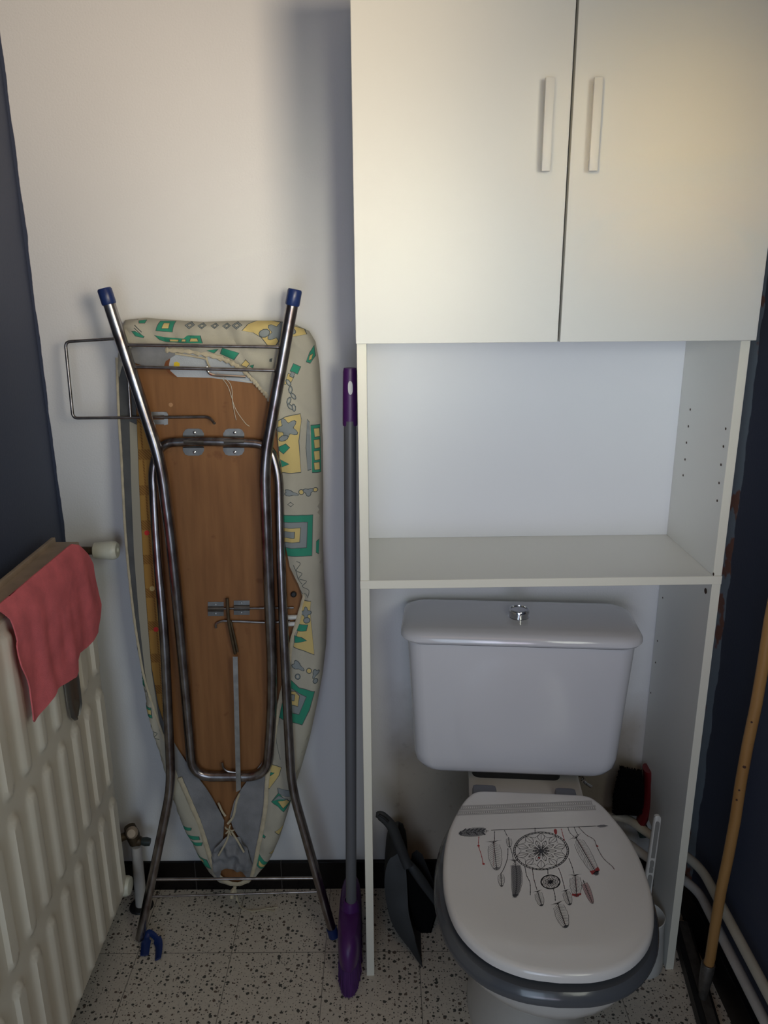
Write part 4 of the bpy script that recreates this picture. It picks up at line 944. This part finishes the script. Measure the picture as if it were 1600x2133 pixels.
# ------------------------------------------------------------------ wooden stick squeegee, right corner
sb = onZ(1466, 2062, .045); st = onX(1599, 1330, .662); sd = (st-sb).normalized()
SR = root('floor_squeegee', (sb.x, sb.y, 0), 'floor squeegee on a varnished wooden stick leaning on the right navy wall', 'squeegee')
L_ = (XR-.014-sb.x)/sd.x; L_ = min(L_, 1.30); bm = B()
pts = [sb+sd*(L_*k/14)+Vector((.0015*math.sin(k*1.7), 0, 0)) for k in range(15)]; pts[0] = sb+sd*.055
tube(bm, pts, [.0100]*15, 16)
ST = obj('stick', bm, M_BAM, SR)
for x, y, rx_ in ((1556, 1592, .0035), (1549, 1545, .0025), (1545, 1640, .002), (1542, 1660, .002), (1565, 1500, .002)):
    c = onY(x, y, sb.y+sd.y*.5); tq = (c.z-sb.z)/sd.z; ctr = sb+sd*tq; dd = (CAM-ctr); dd -= sd*dd.dot(sd); dd.normalize(); bm = B()
    lathe(bm, [(rx_, 0), (rx_*.8, .0006), (0, .0008)], ctr+dd*.0098+Vector((random.uniform(-.003, .003), 0, 0)), dd, 8); obj('knot', bm, M_KNOT, ST)
bm = B(); tube(bm, [sb-sd*.004, sb+sd*.02, sb+sd*.064, sb+sd*.066], [.0095, .012, .0135, .0125], 16); tube(bm, [sb+Vector((0, 0, -.036)), sb], .0085, 12); obj('socket', bm, mat('dull_grey_metal', (.16, .145, .13), .45, metal=.6, var=.4, vscale=60), SR)
qa, qb = Vector((.664, -.10, 0)), Vector((.598, -.60, 0)); qd = (qb-qa).normalized(); qn = Vector((-qd.y, qd.x, 0)); qn = qn if qn.x < 0 else -qn
def beam(name, o0, o1, z0, z1, m_, t0=0.0, t1=1.0):
    bm = B(); L0 = (qb-qa).length; loft(bm, [[qa+qd*(L0*t)+qn*o_+Vector((0, 0, z)) for o_, z in ((o0, z0), (o1, z0), (o1, z1), (o0, z1))] for t in (t0, t1)]); bmesh.ops.bevel(bm, geom=list(bm.edges), offset=.0015, segments=2, affect='EDGES'); return obj(name, bm, m_, SR, smooth=False)
beam('channel', -.014, .008, .012, .026, bpy.data.materials['dull_grey_metal'], .08, .97)
beam('rubber_blade', .008, .020, .001, .030, M_DUSTD); beam('rubber_blade', -.020, -.015, .001, .022, M_DUSTD)

# ------------------------------------------------------------------ heating pipes along the right wall and corner
def pipe(z, r, y0, name, label, xw, m_):
    pts = [(.30, -.030+y0, z), (.530, -.030+y0, z), (.556, -.040+y0, z), (.592, -.100+y0, z), (.640, -.150+y0, z), (xw, -.20, z), (xw, -2.35, z)]
    bm = B(); tube(bm, fillet(pts, [.02, .03, .05, .05, .05], 6), r, 14)
    o = obj(name, bm, m_, origin=(.655, -.3, 0), label=label, cat='pipe')
pipe(.214, .0098, .004, 'heating_pipe', 'upper white pipe along the foot of the right navy wall', XR-.0265, M_PIPEW)
pipe(.156, .0098, -.004, 'heating_pipe', 'lower white pipe along the foot of the right navy wall', XR-.0265, M_PIPEG)

# ------------------------------------------------------------------ radiator on the left wall
X0 = -.578; YE = -.118; YF = -1.25; ZB, ZT = .102, .925
GR_ = root('radiator', (-.60, -.6, 0), 'cream steel panel radiator with vertical ribs on the left wall', 'radiator')
bm = B()
rows = [(.118, .366), (.394, .622), (.652, .905)]; pitch = .0655; hw = .0180
ys = []; y = YE-.020
ny = int((YE-YF)/.0055); nz = int((ZT-ZB)/.0075)
def relief(y, z):
    k = round((YE-.033-y)/pitch); yc = YE-.033-k*pitch; h = 0
    for a, b in rows:
        zz = max(0, max(a+hw-z, z-(b-hw))); d = math.hypot(y-yc, zz)
        h = max(h, 1-min(1, max(0, (d-hw*.58)/(hw*.42))))
    return .0066*(h*h*(3-2*h))
def edgein(y, z):
    d = min(YE-y, y-YF, z-ZB, ZT-z); r = .014
    return -(r-math.sqrt(max(0, r*r-(r-d)**2))) if d < r else 0
G_ = [[bm.verts.new((X0+relief(YE-(YE-YF)*i/ny, ZB+(ZT-ZB)*j/nz)+edgein(YE-(YE-YF)*i/ny, ZB+(ZT-ZB)*j/nz), YE-(YE-YF)*i/ny, ZB+(ZT-ZB)*j/nz)) for j in range(nz+1)] for i in range(ny+1)]
for row_ in G_:
    for v in row_:
        a_, b_2 = v.co.y-(YE-.038), v.co.z-(ZT-.038)
        if a_ > 0 and b_2 > 0:
            s_ = max(a_, b_2)/math.hypot(a_, b_2); v.co.y = YE-.038+a_*s_; v.co.z = ZT-.038+b_2*s_
for i in range(ny):
    for j in range(nz): bm.faces.new((G_[i][j], G_[i+1][j], G_[i+1][j+1], G_[i][j+1]))
bd_ = [G_[i][0] for i in range(ny+1)]+[G_[ny][j] for j in range(1, nz+1)]+[G_[i][nz] for i in range(ny-1, -1, -1)]+[G_[0][j] for j in range(nz-1, 0, -1)]
bk = [bm.verts.new((X0-.040, v.co.y, v.co.z)) for v in bd_]
for k in range(len(bd_)): bm.faces.new((bd_[k], bd_[(k+1) % len(bd_)], bk[(k+1) % len(bd_)], bk[k]))
bm.faces.new(bk); obj('front_panel', bm, M_RAD, GR_)
bm = B(); box(bm, -.628, -.580, YF, YE-.03, .922, .934, .003); box(bm, -.632, -.624, YF, YE-.03, .915, .943, .002)
obj('top_grille', bm, M_GRILLE, GR_)
for yy in (-.35, -1.05): bm = B(); box(bm, -.672, -.612, yy-.015, yy+.015, .25, .80, .002); obj('wall_bracket', bm, M_GRILLE, GR_)
c = onX(262, 1848, -.574)
bm = B(); lathe(bm, [(0, .012), (.010, .012), (.019, .009), (.0215, .003), (.0215, -.012)], (c.x, c.y+.004, c.z), Vector((1, 0, 0)), 24, sx=1.0); obj('end_plug', bm, M_KNOB, GR_)
# thermostat valve at the top corner
kc0, kc1 = onY(196, 1147, -.060), onY(245, 1146, -.060); ax = (kc1-kc0); Lk = ax.length
KR_ = root('radiator_valve', (kc0.x, kc0.y, kc0.z), 'ivory plastic valve knob at the top corner of the radiator', 'radiator valve')
bm = B(); lathe(bm, [(0, 0), (.014, 0), (.0165, .002), (.0180, Lk*.45), (.0195, Lk*.78), (.0185, Lk*.9), (.0150, Lk), (.006, Lk), (.0055, Lk-.006), (0, Lk-.006)], kc0, ax, 28); obj('knob', bm, M_KNOB, KR_)
bm = B(); lathe(bm, [(0, 0), (.006, 0), (.0055, .0008), (0, .001)], kc0+ax.normalized()*(Lk-.006), ax, 16); obj('screw', bm, M_BRASS, KR_)
bm = B(); tube(bm, [kc0-ax.normalized()*.035, kc0+ax.normalized()*.002], [.009, .008], 12); tube(bm, fillet([kc0-ax.normalized()*.028, kc0-ax.normalized()*.028+Vector((-.004, -.05, 0)), Vector((-.60, -.13, kc0.z))], .01), .009, 10); obj('valve_body', bm, M_BRASS, KR_)
# lockshield valve and pipe at the bottom corner
v0 = onY(275, 1735, -.055)
VB = root('lockshield_valve', (v0.x, -.05, 0), 'tarnished brass valve on a white pipe below the radiator corner', 'valve')
bm = B(); tube(bm, [onY(270, 1722, -.06), onY(276, 1738, -.06), onY(282, 1756, -.06)], [.013, .016, .013], 12); tube(bm, [onY(278, 1750, -.06), onY(292, 1752, -.06), onY(296, 1752, -.06)], [.012, .011, .008], 12)
tube(bm, [v0+Vector((-.06, -.05, 0)), v0], .009, 10); obj('body', bm, M_BRASS, VB)
bm = B(); tube(bm, [onY(294, 1752, -.06), onY(304, 1753, -.06), onY(313, 1754, -.06)], [.008, .010, .0085], 10); obj('spindle', bm, mat('dark_green_metal', (.03, .045, .04), .5), VB)
bm = B(); lathe(bm, [(0, 0), (.012, .001), (.014, .012), (.009, .022), (0, .024)], onY(276, 1732, -.068), Vector((.2, -1, .5)), 16); obj('cap', bm, M_GRILLE, VB)
pb = onY(290, 1845, -.060); pt = onY(284, 1762, -.060); bm = B(); tube(bm, [Vector((pb.x, -.06, .0)), Vector((pt.x, -.06, pt.z))], [.0135, .0115], 14)
obj('riser_pipe', bm, M_PIPEG, VB); bm = B(); lathe(bm, [(.028, 0), (.026, .004), (.015, .007)], (pb.x, -.06, .001), Vector((0, 0, 1)), 20); obj('floor_collar', bm, M_DUSTD, VB)

# ------------------------------------------------------------------ pink cloth hung over the radiator edge, metal clip-on strip under it
XC = X0+.0195
cl_px = [(4, 1268), (160, 1133), (170, 1135), (182, 1153), (192, 1175), (197, 1200), (204, 1225), (208, 1258), (207, 1290), (203, 1317), (192, 1335), (180, 1350), (164, 1360), (158, 1375), (159, 1398), (155, 1410), (140, 1420), (115, 1436), (100, 1460), (86, 1482), (75, 1500), (70, 1504), (65, 1500), (62, 1470), (58, 1440), (50, 1415), (38, 1390), (32, 1365), (31, 1345), (34, 1335), (28, 1310), (24, 1290), (14, 1276)]
cpl = []
for p in cl_px:
    q = onX(*p, XC); cpl.append((q.y, q.z))
def cmap(u, v, fr):
    top = max(0, v-.905)
    w_ = .004*noise.noise(Vector((u*28, v*9, 1)))+.003*noise.noise(Vector((u*9, v*22, 4)))+.003*max(0, math.sin(u*62+v*9))
    x = XC+.002+w_*min(1, max(.1, (.94-v)*14)) - top*top*5
    return Vector((x if fr else x-.0022, u, v))
bm = B(); sheet(bm, cpl, cmap, .008)
CLR = root('cleaning_cloth', (XC, -.28, .70), 'pink cleaning cloth draped over the top edge of the radiator', 'cloth')
obj('hanging_flap', bm, M_CLOTH, CLR)
bm = B(); y0_, y1_ = cpl[0][0]+.030, cpl[1][0]+.004; secs = []
for i in range(15):
    t = i/14; y_ = y0_+(y1_-y0_)*t; secs.append([Vector((XC+.001, y_, .918)), Vector((XC-.002, y_, .933)), Vector((XC-.012, y_, .9405)), Vector((XC-.024, y_, .9395+.001*math.sin(i))), Vector((XC-.024, y_, .9375)), Vector((XC-.012, y_, .938)), Vector((XC-.004, y_, .930)), Vector((XC-.001, y_, .917))])
loft(bm, secs); obj('top_fold', bm, M_CLOTH, CLR)
c0 = onX(150, 1420, X0+.006); yc = -.290; HM = root('metal_hanger', (X0, yc, .64), 'shiny metal strip hanging on the radiator under the pink cloth', 'metal hanger')
bm = B(); secs = []
for z, w_ in ((.93, .026), (.68, .026), (.655, .024), (.640, .010)):
    secs.append([Vector((X0+.0105, yc-w_, z)), Vector((X0+.0145, yc-w_*.7, z)), Vector((X0+.0145, yc-w_*.35, z)), Vector((X0+.0105, yc-w_*.25, z)), Vector((X0+.0105, yc+w_*.85, z)), Vector((X0+.0135, yc+w_, z)), Vector((X0+.0085, yc+w_, z)), Vector((X0+.0085, yc-w_, z))])
loft(bm, secs); obj('strip', bm, mat('dull_aluminium', (.33, .32, .30), .28, metal=.9), HM)
